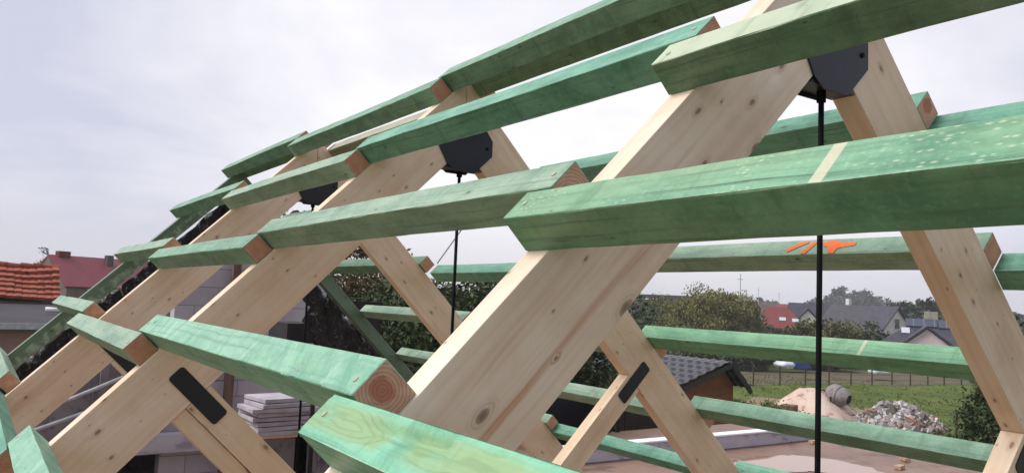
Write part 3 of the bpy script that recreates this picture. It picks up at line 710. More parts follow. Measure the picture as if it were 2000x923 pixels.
for i in range(nr+1):
    rr_ = 1300*(i/nr)**2.4; row = []
    for j in range(na):
        a = 2*math.pi*j/na; x, y = rr_*math.cos(a), rr_*math.sin(a)
        z = 0
        az = math.degrees(math.atan2(x, y))
        if 260 < rr_ < 900: 
            k = math.exp(-((rr_-480)/120)**2)*math.exp(-((az-57.5)/3.4)**2); z += 6*k
        if rr_ > 110: z += .25*math.sin(x*.05)*math.cos(y*.043)*min(1, (rr_-110)/60)
        row.append(bm.verts.new((x, y, z)))
    rings.append(row)
for i in range(nr):
    for j in range(na):
        if i == 0:
            if j == 0: c0 = bm.verts.new((0, 0, 0))
            bm.faces.new((c0, rings[1][j], rings[1][(j+1) % na]))
        else: bm.faces.new((rings[i][j], rings[i+1][j], rings[i+1][(j+1) % na], rings[i][(j+1) % na]))
for v in rings[0]: bm.verts.remove(v)
g = link('ground', bm_mesh(bm, 'ground', True), None, [GRASS]); tag(g, kind='structure')
def sheet(name, pts, z, m, jit=.4, sub=8):
    bm = bmesh.new(); rnd = random.Random(len(name)); vs = []
    for i in range(len(pts)):
        a = Vector((*pts[i], 0)); b_ = Vector((*pts[(i+1) % len(pts)], 0))
        for j in range(sub):
            q = a.lerp(b_, j/sub); vs.append(bm.verts.new((q.x+rnd.uniform(-jit, jit), q.y+rnd.uniform(-jit, jit), z)))
    bm.faces.new(vs); bmesh.ops.triangulate(bm, faces=bm.faces[:])
    o = link(name, bm_mesh(bm, name), None, [m]); return tag(o, kind='structure')
sheet('dirt_track', [(38, 40.2), (47, 38.2), (66, 33.8), (80, 31.5), (92, 36), (74, 44), (56, 49), (44, 46)], .02, DIRT, 1.0)
sheet('sandy_yard', [(33, 24), (37.5, 20.5), (40.5, 22.5), (42, 27), (40.5, 33), (36, 30)], .03, varied('trampled_sand', lin(150, 128, 104), lin(110, 104, 72), .7, .95, lin(92, 98, 58), .5), .5)

WEED = leafmat('meadow_weed_blades', (.08, .10, .03), (.14, .16, .05), (.15, .14, .06))
rw = np.random.default_rng(77); nc_ = 420
caz = np.radians(rw.uniform(47, 68, nc_)); cd = rw.uniform(40, 74, nc_)
ctr = np.stack([CAMP.x+cd*np.sin(caz), CAMP.y+cd*np.cos(caz), np.zeros(nc_)], 1)
ii = rw.integers(0, nc_, 7000); sp_ = rw.uniform(.15, 1.1, nc_)[ii]
Pw = ctr[ii]+rw.normal(size=(7000, 3))*np.stack([sp_, sp_, np.zeros(7000)], 1); Pw[:, 2] = np.abs(rw.normal(size=7000))*.045*rw.uniform(.3, 1.6, nc_)[ii]+.03
me = quads('meadow_weeds', Pw, .09, rw, 2.2); me.materials.append(WEED)
o = bpy.data.objects.new('meadow_weeds', me); col.objects.link(o); tag(o, 'uneven grass tufts and weeds over the meadow round the heaps', 'weeds', kind='stuff')
# sand pile
bm = bmesh.new(); rnd = random.Random(1)
n_r, n_a = 26, 64; cp = tuple(polar(54.7, 46.5).xy); rows_ = []
for i in range(n_r+1):
    t_ = i/n_r; row = []
    for j in range(n_a):
        a = 2*math.pi*j/n_a; rad = 2.8*t_*(1+.12*math.sin(a*2+.6)+.05*math.sin(a*5))
        zz = 2.3*max(0, 1-t_)**.95 if t_ > .22 else 2.3*(.79-.35*t_*t_)
        zz = min(zz*.85, 1.42-.15*t_) + .05*math.sin(a*7+t_*9)*t_*(1-t_)
        row.append(bm.verts.new((rad*math.cos(a)+.25*zz, rad*math.sin(a), zz)))
    rows_.append(row)
for i in range(n_r):
    for j in range(n_a): bm.faces.new((rows_[i][j], rows_[i+1][j], rows_[i+1][(j+1) % n_a], rows_[i][(j+1) % n_a]))
bmesh.ops.remove_doubles(bm, verts=bm.verts[:], dist=.001)
SANDM = varied('heaped_sand', lin(204, 184, 168), lin(188, 164, 146), .8, .95, lin(140, 96, 76), .5, spec=.1)
o = link('sand_pile', bm_mesh(bm, 'sand_pile', True), None, [SANDM]); o.location = (*cp, 0); tag(o, 'heap of pale pinkish sand with darker clay on top, left of the mixer', 'sand pile')

# cement mixer
MX = varied('cement_crusted_grey_paint', lin(150, 142, 140), lin(120, 112, 110), 5, .8, lin(96, 88, 86), .4)
DK = mat('dark_rubber_and_steel', rough=.7, color=(.02, .02, .022))
m0 = polar(56.4, 46.0); mx = empty('cement_mixer', (m0.x, m0.y, 0), R(-88), label='grey cement mixer with tilted drum standing between sand and rubble', cat='cement mixer')
bm = bmesh.new()
prof = [(-.62, .16), (-.60, .36), (-.40, .52), (.0, .55), (.28, .48), (.58, .27), (.60, .25), (.56, .24)]
n_a = 28; rg = []
for x, r_ in prof: rg.append([bm.verts.new((x, r_*math.cos(2*math.pi*j/n_a), r_*math.sin(2*math.pi*j/n_a))) for j in range(n_a)])
for i in range(len(prof)-1):
    for j in range(n_a): bm.faces.new((rg[i][j], rg[i+1][j], rg[i+1][(j+1) % n_a], rg[i][(j+1) % n_a]))
bm.faces.new(rg[0]); bmesh.ops.recalc_face_normals(bm, faces=bm.faces[:])
dr = link('drum', bm_mesh(bm, 'drum', True), mx, [MX]); dr.location = (.1, 0, 1.22); dr.rotation_euler = (0, R(14), 0)
bm = bmesh.new(); bmesh.ops.create_circle(bm, cap_ends=True, segments=24, radius=.235); bmesh.ops.rotate(bm, matrix=Matrix.Rotation(R(90), 3, 'Y'), verts=bm.verts)
mo = link('drum_mouth', bm_mesh(bm, 'drum_mouth'), dr, [DK]); mo.location = (.52, 0, 0)
bm = bmesh.new(); tube(bm, (-.02, 0, 0), (.06, 0, 0), .575, seg=32); tg = link('gear_ring', bm_mesh(bm, 'gear_ring'), dr, [MX])
bm = bmesh.new()
for sy in (-1, 1):
    tube(bm, (-.7, sy*.62, .25), (.7, sy*.62, .25), .035, seg=8); tube(bm, (0, sy*.62, .25), (0, sy*.60, 1.2), .04, seg=8); tube(bm, (.65, sy*.62, .0), (.65, sy*.62, .3), .035, seg=8)
    tube(bm, (-.6, sy*.62, .25), (0, sy*.61, 1.0), .03, seg=8)
tube(bm, (.65, -.62, .25), (.65, .62, .25), .035, seg=8); tube(bm, (-.6, -.62, .25), (-.6, .62, .25), .035, seg=8)
link('frame', bm_mesh(bm, 'frame'), mx, [DK])
for sy in (-1, 1):
    bm = bmesh.new(); tube(bm, (-.6, sy*.68, .25), (-.6, sy*.78, .25), .25, seg=24); link('wheel', bm_mesh(bm, 'wheel'), mx, [DK])
box('motor_housing', (-.72, 0, 1.15), (.42, .5, .62), DK, mx, bev=.03)

# rubble heap: real chunks heaped up, too many to count
def chunks(name, centre, rx, ry, hz, n, s0, s1, mats, seed, kind='stuff', flat=.6):
    rnd = random.Random(seed); bm = bmesh.new()
    for i in range(n):
        a = rnd.uniform(0, 2*math.pi); r_ = math.sqrt(rnd.random())
        x, y = rx*r_*math.cos(a), ry*r_*math.sin(a)
        z = max(0, hz*(1-r_**1.5)*rnd.uniform(.72, 1.05)) + .03
        s = rnd.uniform(s0, s1)*(1.5 if rnd.random() < .1 else 1)
        q = Matrix.Rotation(rnd.uniform(0, 6.3), 3, 'Z') @ Matrix.Rotation(rnd.uniform(-.8, .8), 3, 'X') @ Matrix.Rotation(rnd.uniform(-.8, .8), 3, 'Y')
        st = len(bm.verts)
        ret = bmesh.ops.create_cube(bm, size=1); vs = ret['verts']
        for v in vs:
            v.co = Vector((v.co.x*rnd.uniform(.7, 1.2), v.co.y*rnd.uniform(.6, 1.1), v.co.z*rnd.uniform(.35, .9)*flat*1.4))
        bmesh.ops.transform(bm, matrix=Matrix.Translation((x, y, z)) @ q.to_4x4() @ Matrix.Scale(s, 4), verts=vs)
        mi = rnd.choices(range(len(mats)), weights=[5, 3, 2, 1][:len(mats)])[0]
        for f_ in {f for v in vs for f in v.link_faces}: f_.material_index = mi
    o = link(name, bm_mesh(bm, name), None, mats); o.location = centre; return o
CH = [varied('rubble_grey', lin(156, 148, 146), lin(128, 120, 118), 3, .9, bumpy=.5), varied('rubble_pale', lin(206, 200, 200), lin(182, 174, 172), 3, .9, bumpy=.4),
      varied('rubble_dark', lin(104, 96, 90), lin(84, 78, 72), 3, .9, bumpy=.5), varied('rubble_brick', lin(158, 122, 100), lin(140, 100, 80), 3, .9)]
o = chunks('rubble_pile', (*polar(60.0, 45.3).xy, 0), 2.2, 2.0, 1.12, 2000, .09, .34, CH, 5); tag(o, 'heap of broken grey concrete and stone rubble on the grass', 'rubble', kind='stuff')
o = chunks('scattered_rubble', (*polar(58.0, 46.6).xy, 0), 1.7, 2.2, .22, 110, .1, .3, CH, 6); tag(o, 'low scatter of small debris between mixer and rubble heap', 'rubble', kind='stuff')
core = bmesh.new(); bmesh.ops.create_cone(core, cap_ends=True, segments=24, radius1=1.7, radius2=.5, depth=.9)
o = link('rubble_earth_core', bm_mesh(core, 'rubble_earth_core', True), None, [CH[2]]); o.location = (*polar(60.0, 45.3).xy, .45); tag(o, 'dark earth mound showing between the stones of the rubble heap', 'earth mound')
# crate and planks left of the sand
o = box('wooden_crate', (*polar(53.4, 42.6).xy, .45), (.9, .7, .9), POSTW, rot=(0, 0, .4), bev=.01); tag(o, 'brown wooden crate in front of the sand pile', 'crate')
BL = varied('blue_plastic_sheet', (.03, .06, .28), (.05, .1, .4), 2, .4, bumpy=.8); WH = varied('white_plastic_sheet', (.6, .62, .66), (.75, .76, .8), 2, .5, bumpy=.7)
def lump(name, loc, s, m, seed, **kw):
    bm = bmesh.new(); bmesh.ops.create_icosphere(bm, subdivisions=3, radius=1); rr = random.Random(seed)
    ph = [rr.uniform(0, 6) for _ in range(4)]
    for v in bm.verts:
        d = 1+.15*math.sin(v.co.x*5+ph[0])+.13*math.sin(v.co.y*6+ph[1])+.1*math.sin(v.co.z*7+ph[2])+rr.uniform(-.04, .04)
        v.co *= d; v.co.z = max(v.co.z, -.35)
    o = link(name, bm_mesh(bm, name, True), None, [m]); o.scale = s; o.location = loc; return tag(o, **kw)
lump('tarpaulin_bundle', (*polar(54.0, 79).xy, .7), (1.3, 1.0, .9), BL, 1, label='blue tarpaulin bundle lying on the far grass', cat='tarpaulin', group='plastic bundles on the far grass')
lump('tarpaulin_bundle', (*polar(53.1, 78).xy, .6), (.9, .8, .6), WH, 2, label='whitish tarpaulin bundle left of the blue one', cat='tarpaulin', group='plastic bundles on the far grass')
lump('tarpaulin_bundle', (*polar(58.9, 76).xy, .8), (.8, .8, .8), WH, 3, label='white plastic bundle behind the wire fence', cat='tarpaulin', group='plastic bundles on the far grass')

# field fence: posts and wires
FP = [(46.55, 37.8), (48.92, 37.26), (51.26, 36.73), (53.49, 36.22), (55.62, 35.74), (57.7, 35.26), (59.73, 34.8), (61.65, 34.36), (63.5, 33.94), (65.28, 33.54), (67.2, 33.1), (69.1, 32.65)]
FP = [(FP[0][0]-2.4*k, FP[0][1]+.55*k) for k in (3, 2, 1)] + FP
PM = varied('weathered_fence_post', lin(84, 64, 52), lin(64, 48, 40), 4, .9)
fe = empty('wire_fence', (FP[0][0], FP[0][1], 0), label='low wire fence on thin brown posts across the meadow', cat='fence')
ox, oy = FP[0]
for x, y in FP:
    bm = bmesh.new(); tube(bm, (x-ox, y-oy, -.1), (x-ox, y-oy, 1.45), .06, .05, seg=8); link('fence_post', bm_mesh(bm, 'fence_post'), fe, [PM])
bm = bmesh.new()
for zz in (.4, .8, 1.15, 1.4):
    for a, b_ in zip(FP, FP[1:]): tube(bm, (a[0]-ox, a[1]-oy, zz), (b_[0]-ox, b_[1]-oy, zz), .009, seg=5)
link('wire', bm_mesh(bm, 'wire'), fe, [PM])
bm = bmesh.new(); tube(bm, (0, 0, -.1), (0, 0, 1.3), .05, seg=8); o = link('short_post', bm_mesh(bm, 'short_post'), None, [PM]); o.location = (36.2, 17.9, 0); tag(o, 'lone dark post in the grass right of the rubble', 'post')

# ------------------------------------------------------------------ trees
def crown_points(rnd, n, rx, ry, z0, z1, clumps, cs, shell=.55, cone=0.):
    out = []
    H_ = (z1-z0)/2; zc = (z1+z0)/2
    d = rnd.normal(size=(clumps, 3)); d /= np.linalg.norm(d, axis=1)[:, None]
    r_ = (shell+(1-shell)*rnd.random(clumps))*rnd.uniform(.75, 1.08, clumps)
    C = d*r_[:, None]
    fz = (C[:, 2]+1)/2; k = 1-cone*fz
    C = np.stack([C[:, 0]*rx*k, C[:, 1]*ry*k, zc+C[:, 2]*H_], 1)
    idx = rnd.integers(0, clumps, n); sz = cs*rnd.uniform(.5, 1.4, clumps)
    off = rnd.normal(size=(n, 3)); off /= np.linalg.norm(off, axis=1)[:, None]; off *= (rnd.random(n)**.45)[:, None]
    return C[idx] + off*sz[idx][:, None]*np.array([1, 1, .75]), C
def tree(name, loc, rx, z1, leaf, n, ls, lab, cat='tree', group=None, z0=.8, cap=None, ry=None, clumps=60, cs=None, seed=0, cone=0., droop=0., shell=.5, trunk=.14):
    rnd = np.random.default_rng(seed); ry = ry or rx; cs = cs or rx*.3
    t = empty(name, loc, label=lab, cat=cat, group=group)
    P, C = crown_points(rnd, n, rx, ry, z0, z1, clumps, cs, shell, cone)
    if cap: P[:, 2] = np.where(P[:, 2] > cap, cap-rnd.random(len(P))**2*1.2, P[:, 2])
    me = quads('crown', P, ls, rnd, droop=droop); me.materials.append(leaf)
    o = bpy.data.objects.new('crown', me); col.objects.link(o); o.parent = t
    bm = bmesh.new(); top = z0+(z1-z0)*.55
    pts = [Vector((0, 0, -.1)), Vector((.05*rx, -.03*rx, top*.5)), Vector((0, .04*rx, top))]
    tube(bm, pts[0], pts[1], trunk*1.2, trunk*.85, seg=9); tube(bm, pts[1], pts[2], trunk*.85, trunk*.4, seg=9)
    for c in C[rnd.permutation(len(C))[:18]]:
        a = pts[1].lerp(pts[2], rnd.random()); tube(bm, a, a.lerp(Vector(c), .95), trunk*.35, trunk*.08, seg=6)
    o = link('trunk', bm_mesh(bm, 'trunk', True), t, [BARK])
    return t
# brown-leaved tree and hedge row behind the gable
tree('autumn_tree', (*polar(19.6, 25).xy, 0), 2.6, 8.7, LF_BROWN, 3400, .13, 'tall sparse autumn tree whose twigs show beneath the second apex plate', z0=2.2, clumps=50, cs=.55, seed=3, shell=.25)
tree('autumn_tree', (*polar(23.2, 23).xy, 0), 2.3, 7.1, LF_BROWN, 24000, .10, 'brown-leaved tree right of the dark green gable rafter', z0=.4, clumps=110, cs=.75, seed=4, shell=.25)
tree('garden_tree', (*polar(27.4, 19.5).xy, 0), 2.7, 6.6, LF_DARK, 32000, .09, 'dark green tree behind the second truss rod, left of the rod', cap=5.95, group='dark trees behind the trusses', z0=.2, clumps=110, cs=.7, seed=5)
tree('garden_tree', (*polar(31.4, 20).xy, 0), 2.8, 6.7, LF_DARK, 32000, .09, 'dark green tree right of the second truss rod', cap=6.0, group='dark trees behind the trusses', z0=.2, clumps=110, cs=.7, seed=6)
tree('garden_tree', (*polar(36.2, 22).xy, 0), 3.0, 6.8, LF_DARK, 30000, .10, 'dark green tree hidden mostly behind the nearest rafter', cap=6.0, group='dark trees behind the trusses', z0=.2, clumps=110, cs=.75, seed=7)
tree('garden_tree', (*polar(41.2, 41).xy, 0), 3.0, 4.1, LF_DARK, 9000, .11, 'low dark tree just left of the black tiled shed', group='dark trees behind the trusses', z0=.2, clumps=60, cs=.65, seed=8)
# willow group
for i, (az, d, rx, z1, lb) in enumerate(((43.9, 88, 2.6, 5.6, 'small dark tree at the left end of the willow group'), (45.3, 92, 3.4, 6.9, 'olive tree with a rounded top, second from the left in the willow group'),
        (46.7, 86, 3.7, 6.9, 'broad olive willow left of the middle of the group'), (48.1, 84, 3.8, 7.5, 'broad willow in the middle of the group'), (49.3, 82, 2.6, 8.0, 'tallest willow with drooping branches, near the right end'), (50.5, 84, 1.3, 6.7, 'narrow willow at the right end, beside the red roof'))):
    tree('willow_tree', (*polar(az, d).xy, 0), rx, z1, LF_DARK if i == 0 else LF_WILLOW if i > 1 else LF_OLIVE, 26000, .17, lb, group='willows beyond the meadow', z0=.3, clumps=130, cs=1.05, seed=20+i, droop=.8)
for i, (az, d, rx, z1, lf, lb) in enumerate(((54.4, 92, 2.7, 4.8, LF_OLIVE, 'round olive tree in front of the small white gable'), (56.5, 90, 3.0, 5.0, LF_OLIVE, 'round olive tree right of the nearest rod'), (58.6, 96, 2.4, 4.4, LF_DARK, 'dark round tree before the dark-roofed house'),
        (52.3, 90, 2.6, 3.6, LF_DARK, 'low dark tree in front of the red hipped roof'), (50.5, 78, 2.6, 2.3, LF_DARK, 'low dark bush at the foot of the willows'), (47.5, 76, 3.2, 2.2, LF_DARK, 'wide low bush left of the other bush below the willows'), (55.3, 84, 3.0, 2.2, LF_DARK, 'low dark bush behind the blue tarpaulin'))):
    tree('round_tree', (*polar(az, d).xy, 0), rx, z1, lf, 7000, .26, lb, group='round trees in front of the houses', z0=.2, clumps=60, cs=.9, seed=40+i)
# near right dark conifer and tree at the right edge
tree('conifer', (*polar(65.6, 25).xy, 0), 1.75, 4.35, LF_DARK, 22000, .085, 'dense dark conifer partly behind the nearest right rafter', z0=.1, clumps=120, cs=.45, seed=60, cone=.55)
tree('garden_tree', (*polar(68.6, 36).xy, 0), 2.2, 6.4, LF_DARK, 9000, .14, 'dark tree at the right edge of the picture', z0=.5, clumps=60, cs=.7, seed=61)
tree('garden_shrub', (*polar(50.6, 32.5).xy, 0), 1.5, 2.0, LF_DARK, 7000, .08, 'dark shrub beside the gable end of the shed', cat='shrub', z0=.0, clumps=50, cs=.45, seed=62)
tree('garden_shrub', (*polar(52.3, 37.5).xy, 0), 1.5, 1.5, LF_OLIVE, 5000, .08, 'low weedy shrub between shed and sand pile', cat='shrub', z0=.0, clumps=50, cs=.45, seed=63)
# trees behind the houses
for i, (az, d, rx, z1, lb) in enumerate(((61.6, 150, 4.5, 8.6, 'round tree behind the chimney of the nearest dark house'), (62.6, 140, 4.0, 8.4, 'tree right of the chimney of the nearest dark house'), (60.6, 160, 4.2, 7.6, 'tree between the two dark-roofed houses'), (64.0, 150, 5.0, 8.0, 'tree behind the nearest right rafter'), (59.6, 170, 4.0, 7.2, 'small far tree right of the white-gabled house'))):
    tree('distant_tree', (*polar(az, d).xy, 0), rx, z1, LF_FAR, 3500, .6, lb, group='trees behind the houses', z0=.5, clumps=45, cs=1.4, seed=70+i)
# left side trees
tree('birch_tree', (*polar(1.45, 55).xy, 0), .6, 7.5, LF_OLIVE, 900, .2, 'sparse birch at the left edge behind the tiled roof', z0=1.5, clumps=25, cs=.55, seed=80, shell=.3)
tree('birch_tree', (*polar(2.15, 58).xy, 0), .35, 7.0, LF_DARK, 220, .2, 'thin birch just right of the left edge behind the tiled roof', z0=1.5, clumps=14, cs=.4, seed=81, shell=.3)
tree('distant_tree', (*polar(3.75, 78).xy, 0), .8, 8.5, LF_DARK, 260, .2, 'small tree top behind the ridge of the red-roofed house', z0=3, clumps=16, cs=.6, seed=82)
# far wood on the hill and treeline
rnd = np.random.default_rng(9); C_ = []
prof_ = [(54.3, 7), (55.2, 12.5), (55.8, 13.5), (56.4, 16.8), (57.2, 15.2), (58.0, 15.6), (58.8, 13.6), (59.6, 12.), (60.4, 10.5), (61.4, 8.5), (63, 7)]
for i in range(560):
    az = rnd.uniform(54.2, 63); z1 = np.interp(az, [a for a, _ in prof_], [b for _, b in prof_])
    q = polar(az, rnd.uniform(395, 430)); C_.append((q.x, q.y, rnd.uniform(.05, 1)*z1+rnd.normal()*.4, rnd.uniform(1.2, 2.6)))
for i in range(620):
    az = rnd.uniform(38, 76); q = polar(az, rnd.uniform(230, 260)); C_.append((q.x, q.y, rnd.random()*(6.2+1.0*math.sin(az*2.1)+.5*math.sin(az*7)), rnd.uniform(1.2, 2.4)))
C_ = np.array(C_); n = 60000; idx = rnd.integers(0, len(C_), n); off = rnd.normal(size=(n, 3)); off /= np.linalg.norm(off, axis=1)[:, None]
P = C_[idx, :3] + off*C_[idx, 3][:, None]*(rnd.random(n)**.4)[:, None]
me = quads('far_wood', P, 1.0, rnd); me.materials.append(LF_FAR)
o = bpy.data.objects.new('far_wood', me); col.objects.link(o); tag(o, 'bluish far wood on the low hill behind the houses', 'wood', kind='stuff')

# ------------------------------------------------------------------ houses
def roof_fn(c1, c2, row=.33, colw=.3):
    def fn(N, b):
        co = N.new('ShaderNodeTexCoord').outputs['Object']; s = N.sep(co)
        rows = N.math('SINE', N.math('MULTIPLY', s[2], 2*math.pi/(row*.6))); cols = N.math('SINE', N.math('MULTIPLY', N.math('ADD', s[0], s[1]), 2*math.pi/colw))
        n = N.noise(co, 1.5, 4); c = N.mix(N.ramp(n, .3, .7), c1, c2)
        c = N.mix(N.ramp(rows, .5, 1., 0, .35), c, (c1[0]*.4, c1[1]*.4, c1[2]*.4)); N.put(b.inputs['Base Color'], c)
        bump(N, b, N.math('ADD', rows, N.math('MULTIPLY', cols, .5)), .4, .03)
    return fn
DARKROOF = mat('anthracite_tiles', roof_fn(lin(54, 52, 62), lin(68, 66, 76)), .5)
REDROOF = mat('red_tiles', roof_fn(lin(112, 52, 52), lin(126, 62, 58)), .6)
WALLW = varied('white_render', lin(220, 214, 212), lin(206, 200, 198), .8, .85, bumpy=.1)
WALLP = varied('pinkish_render', lin(222, 204, 204), lin(210, 194, 192), .8, .85, bumpy=.1)
WALLG = varied('old_grey_render', lin(132, 118, 110), lin(110, 98, 92), .7, .9, lin(92, 82, 76), .3)
GLASS = mat('window_glass', rough=.08, color=(.03, .035, .045), spec=.8)
SKYL = mat('skylight_glass', rough=.12, color=(.5, .52, .56), spec=.8)
SOLAR = mat('solar_cells', lambda N, b: N.put(b.inputs['Base Color'], N.mix(N.ramp(N.math('SINE', N.math('MULTIPLY', N.sep(N.new('ShaderNodeTexCoord').outputs['Object'])[0], 6.3)), .93, .99), (.045, .05, .085), (.14, .14, .17))), .3, spec=.6)
FRAME = mat('white_window_frame', rough=.5, color=(.7, .7, .7))
def roof_mesh(name, L, W, ez, rz, hipa=0., hipb=0., over=.4, th=.18, par=None, m=None):
    """ridge along local x; hipa/hipb: ridge inset at each end"""
    bm = bmesh.new(); hx, hy = L/2+over, W/2+over
    dz = (rz-ez)/(W/2)*over; e = ez-dz
    lo = [(-hx, -hy, e), (hx, -hy, e), (hx, hy, e), (-hx, hy, e)]; ra, rb = (-hx+hipa, 0, rz), (hx-hipb, 0, rz)
    V = [bm.verts.new(p) for p in lo+[ra, rb]]; fs = []
    fs.append(bm.faces.new((V[0], V[1], V[5], V[4]))); fs.append(bm.faces.new((V[2], V[3], V[4], V[5])))
    if hipa: fs.append(bm.faces.new((V[3], V[0], V[4])))
    if hipb: fs.append(bm.faces.new((V[1], V[2], V[5])))
    me = bm_mesh(bm, name); o = link(name, me, par, [m]); md = o.modifiers.new('t', 'SOLIDIFY'); md.thickness = th; md.offset = -1
    return o
def wallbox(name, L, W, h_, rz, par, m, gable=True):
    bm = bmesh.new(); hx, hy = L/2, W/2
    pts = [(-hy, 0), (hy, 0), (hy, h_), (0, rz-.05), (-hy, h_)] if gable else [(-hy, 0), (hy, 0), (hy, h_), (-hy, h_)]
    prism(bm, pts, -hx, hx); bmesh.ops.rotate(bm, matrix=Matrix.Rotation(R(-90), 3, 'Z'), verts=bm.verts)
    return link(name, bm_mesh(bm, name), par, [m])
def window(par, c, w_, h_, nrm='y', rot=0):
    bm = bmesh.new(); bbox(bm, (0, 0, 0), (w_+.14, .08, h_+.14)); bbox(bm, (0, 0, 0), (.05, .12, h_)); bbox(bm, (0, 0, 0), (w_, .12, .05))
    f_ = link('window', bm_mesh(bm, 'window'), par, [FRAME]); f_.location = c; f_.rotation_euler = (0, 0, rot)
    box('pane', (0, -.035, 0), (w_, .05, h_), GLASS, f_)
    return f_
def chimney(par, c, s, m): return box('chimney', c, s, m, par, bev=.03)
def on_roof(name, par, x, t_, W, ez, rz, sx, sy, m, side=-1, lift=.06):
    """flat panel on roof slope: x along ridge, t_ 0 eave..1 ridge"""
    y = side*(W/2)*(1-t_); z = ez+(rz-ez)*t_; sl_ = math.atan2(rz-ez, W/2)
    o = box(name, (x, y+side*lift*math.sin(sl_), z+lift*math.cos(sl_)), (sx, sy, .06), m, par); o.rotation_euler = (-side*sl_, 0, 0); return o
def house(az, d, rot, L, W, ez, rz, rm_, wm, lab, hipa=0, hipb=0, name='house', z0=0.):
    t = empty(name, (*polar(az, d).xy, z0), R(-az+rot), label=lab, cat='house')
    wallbox('wall', L, W, ez, rz-.1, t, wm, gable=not (hipa and hipb)); roof_mesh('roof', L, W, ez, rz, hipa, hipb, par=t, m=rm_)
    return t
# nearest dark house with solar panels (local -y faces the camera)
t = house(62.3, 97, 4, 11.5, 9.0, 2.75, 5.35, DARKROOF, WALLP, 'low house with anthracite hipped roof, solar panels and a pinkish front gable', 4.2, 4.2)
bm = bmesh.new(); prism(bm, [(-2.1, 0), (2.1, 0), (2.1, 2.7), (0, 4.35), (-2.1, 2.7)], -5.6, -1)
fg = link('front_gable', bm_mesh(bm, 'front_gable'), t, [WALLP]); fg.location = (-1.4, 0, 0)
bm = bmesh.new()
for sg in (-1, 1):
    V = [bm.verts.new(p) for p in ((0, -5.95, 4.62), (sg*2.75, -5.95, 2.42), (sg*2.75, -1.0, 2.42), (0, -1.0, 4.62))]; bm.faces.new(V if sg < 0 else V[::-1])
bmesh.ops.remove_doubles(bm, verts=bm.verts[:], dist=.001)
r_ = link('gable_roof', bm_mesh(bm, 'gable_roof'), t, [DARKROOF]); r_.location = (-1.4, 0, 0); md = r_.modifiers.new('t', 'SOLIDIFY'); md.thickness = .2; md.offset = 0
on_roof('skylight', t, -3.25, .50, 9.0, 2.75, 5.35, .8, 1.1, SKYL)
for k in range(2):
    on_roof('solar_panel', t, -1.7+k*3.1, .80-.03*k, 9.0, 2.75, 5.35, 3.0, 1.55, SOLAR, lift=.14)
chimney(t, (-.7, .3, 5.5), (1.25, .7, 1.3), varied('yellowish_chimney', lin(176, 168, 148), lin(150, 142, 126), 2, .9))
window(t, (2.8, -4.53, 1.6), 1.2, 1.2)
# dark house with a white gable at its right end
t = house(58.0, 112, -36, 9.0, 7.6, 3.3, 6.75, DARKROOF, WALLW, 'dark-roofed house with a white gable wall at its right end and a white chimney')
chimney(t, (-2.6, .4, 6.9), (.55, .55, 1.3), WALLW)
window(t, (4.55, 0.0, 4.6), .9, 1.2, rot=R(90)); window(t, (4.55, -1.6, 2.0), .9, 1.2, rot=R(90)); window(t, (4.55, 1.5, 2.0), .9, 1.2, rot=R(90))
window(t, (-2, -3.84, 1.7), 1.4, 1.3)
t = house(55.2, 132, 6, 8.0, 7.5, 3.6, 7.0, DARKROOF, WALLW, 'far dark-roofed house with a small white dormer gable, right of the red roof')
bm = bmesh.new(); prism(bm, [(-1.2, 3), (1.2, 3), (1.2, 4.6), (0, 5.9), (-1.2, 4.6)], -4.2, 0); q = link('dormer', bm_mesh(bm, 'dormer'), t, [WALLW]); q.location = (-1.9, 0, 0)
bm = bmesh.new()
for sg in (-1, 1):
    V = [bm.verts.new(p) for p in ((0, -4.5, 6.15), (sg*1.7, -4.5, 4.35), (sg*1.7, 0, 4.35), (0, 0, 6.15))]; bm.faces.new(V if sg < 0 else V[::-1])
q = link('dormer_roof', bm_mesh(bm, 'dormer_roof'), t, [DARKROOF]); q.location = (-1.9, 0, 0); md = q.modifiers.new('t', 'SOLIDIFY'); md.thickness = .15; md.offset = 0
# red hipped roof with three skylights
t = house(52.6, 104, 2, 6.4, 6.4, 3.5, 6.1, REDROOF, WALLG, 'house with a red hipped roof and three pale skylights beside the willows', 2.4, 2.4)
for x_ in (-2.1, .55, 2.0): on_roof('skylight', t, x_, .42 if x_ < 1 else .38, 6.4, 3.5, 6.1, .75, .6, SKYL)
t = house(53.4, 150, -20, 4, 6, 4.0, 6.9, REDROOF, WALLG, 'farther small red roof rising behind the red hipped roof')
# long modern dark building behind the willows, far left of the right half
t = empty('industrial_hall', (*polar(44.6, 190).xy, 0), R(-44.6-6), label='long dark flat-roofed hall far behind the willows', cat='hall')
box('wall', (0, 0, 3.5), (14, 9, 7), WALLG, t); box('roof', (0, 0, 7.6), (15.5, 10, 1.2), DARKROOF, t); box('window_band', (0, -4.6, 5.2), (13, .2, 1.2), GLASS, t)
for k in range(4): box('roof_vent', (-4.5+k*2.2, -5.02, 7.2), (1.3, .2, .35), FRAME, t)
t = house(43.5, 120, 10, 3.4, 4, 2.9, 4.6, DARKROOF, WALLW, 'small pale cottage at the left end of the willow group')
for k in range(3): window(t, (-1+k*1., -2.04, 2.0), .4, .9)
for i, (az, z_, lb) in enumerate(((47.4, 8.3, 'pale far roof plant left of the middle of the willows'), (52.0, 8.2, 'pale far block on the skyline above the red roof'))):
    o = box('rooftop_plant', (*polar(az, 230).xy, z_/2), (5, 4, z_), WALLG, rot=(0, 0, R(-az))); tag(o, lb, 'building')
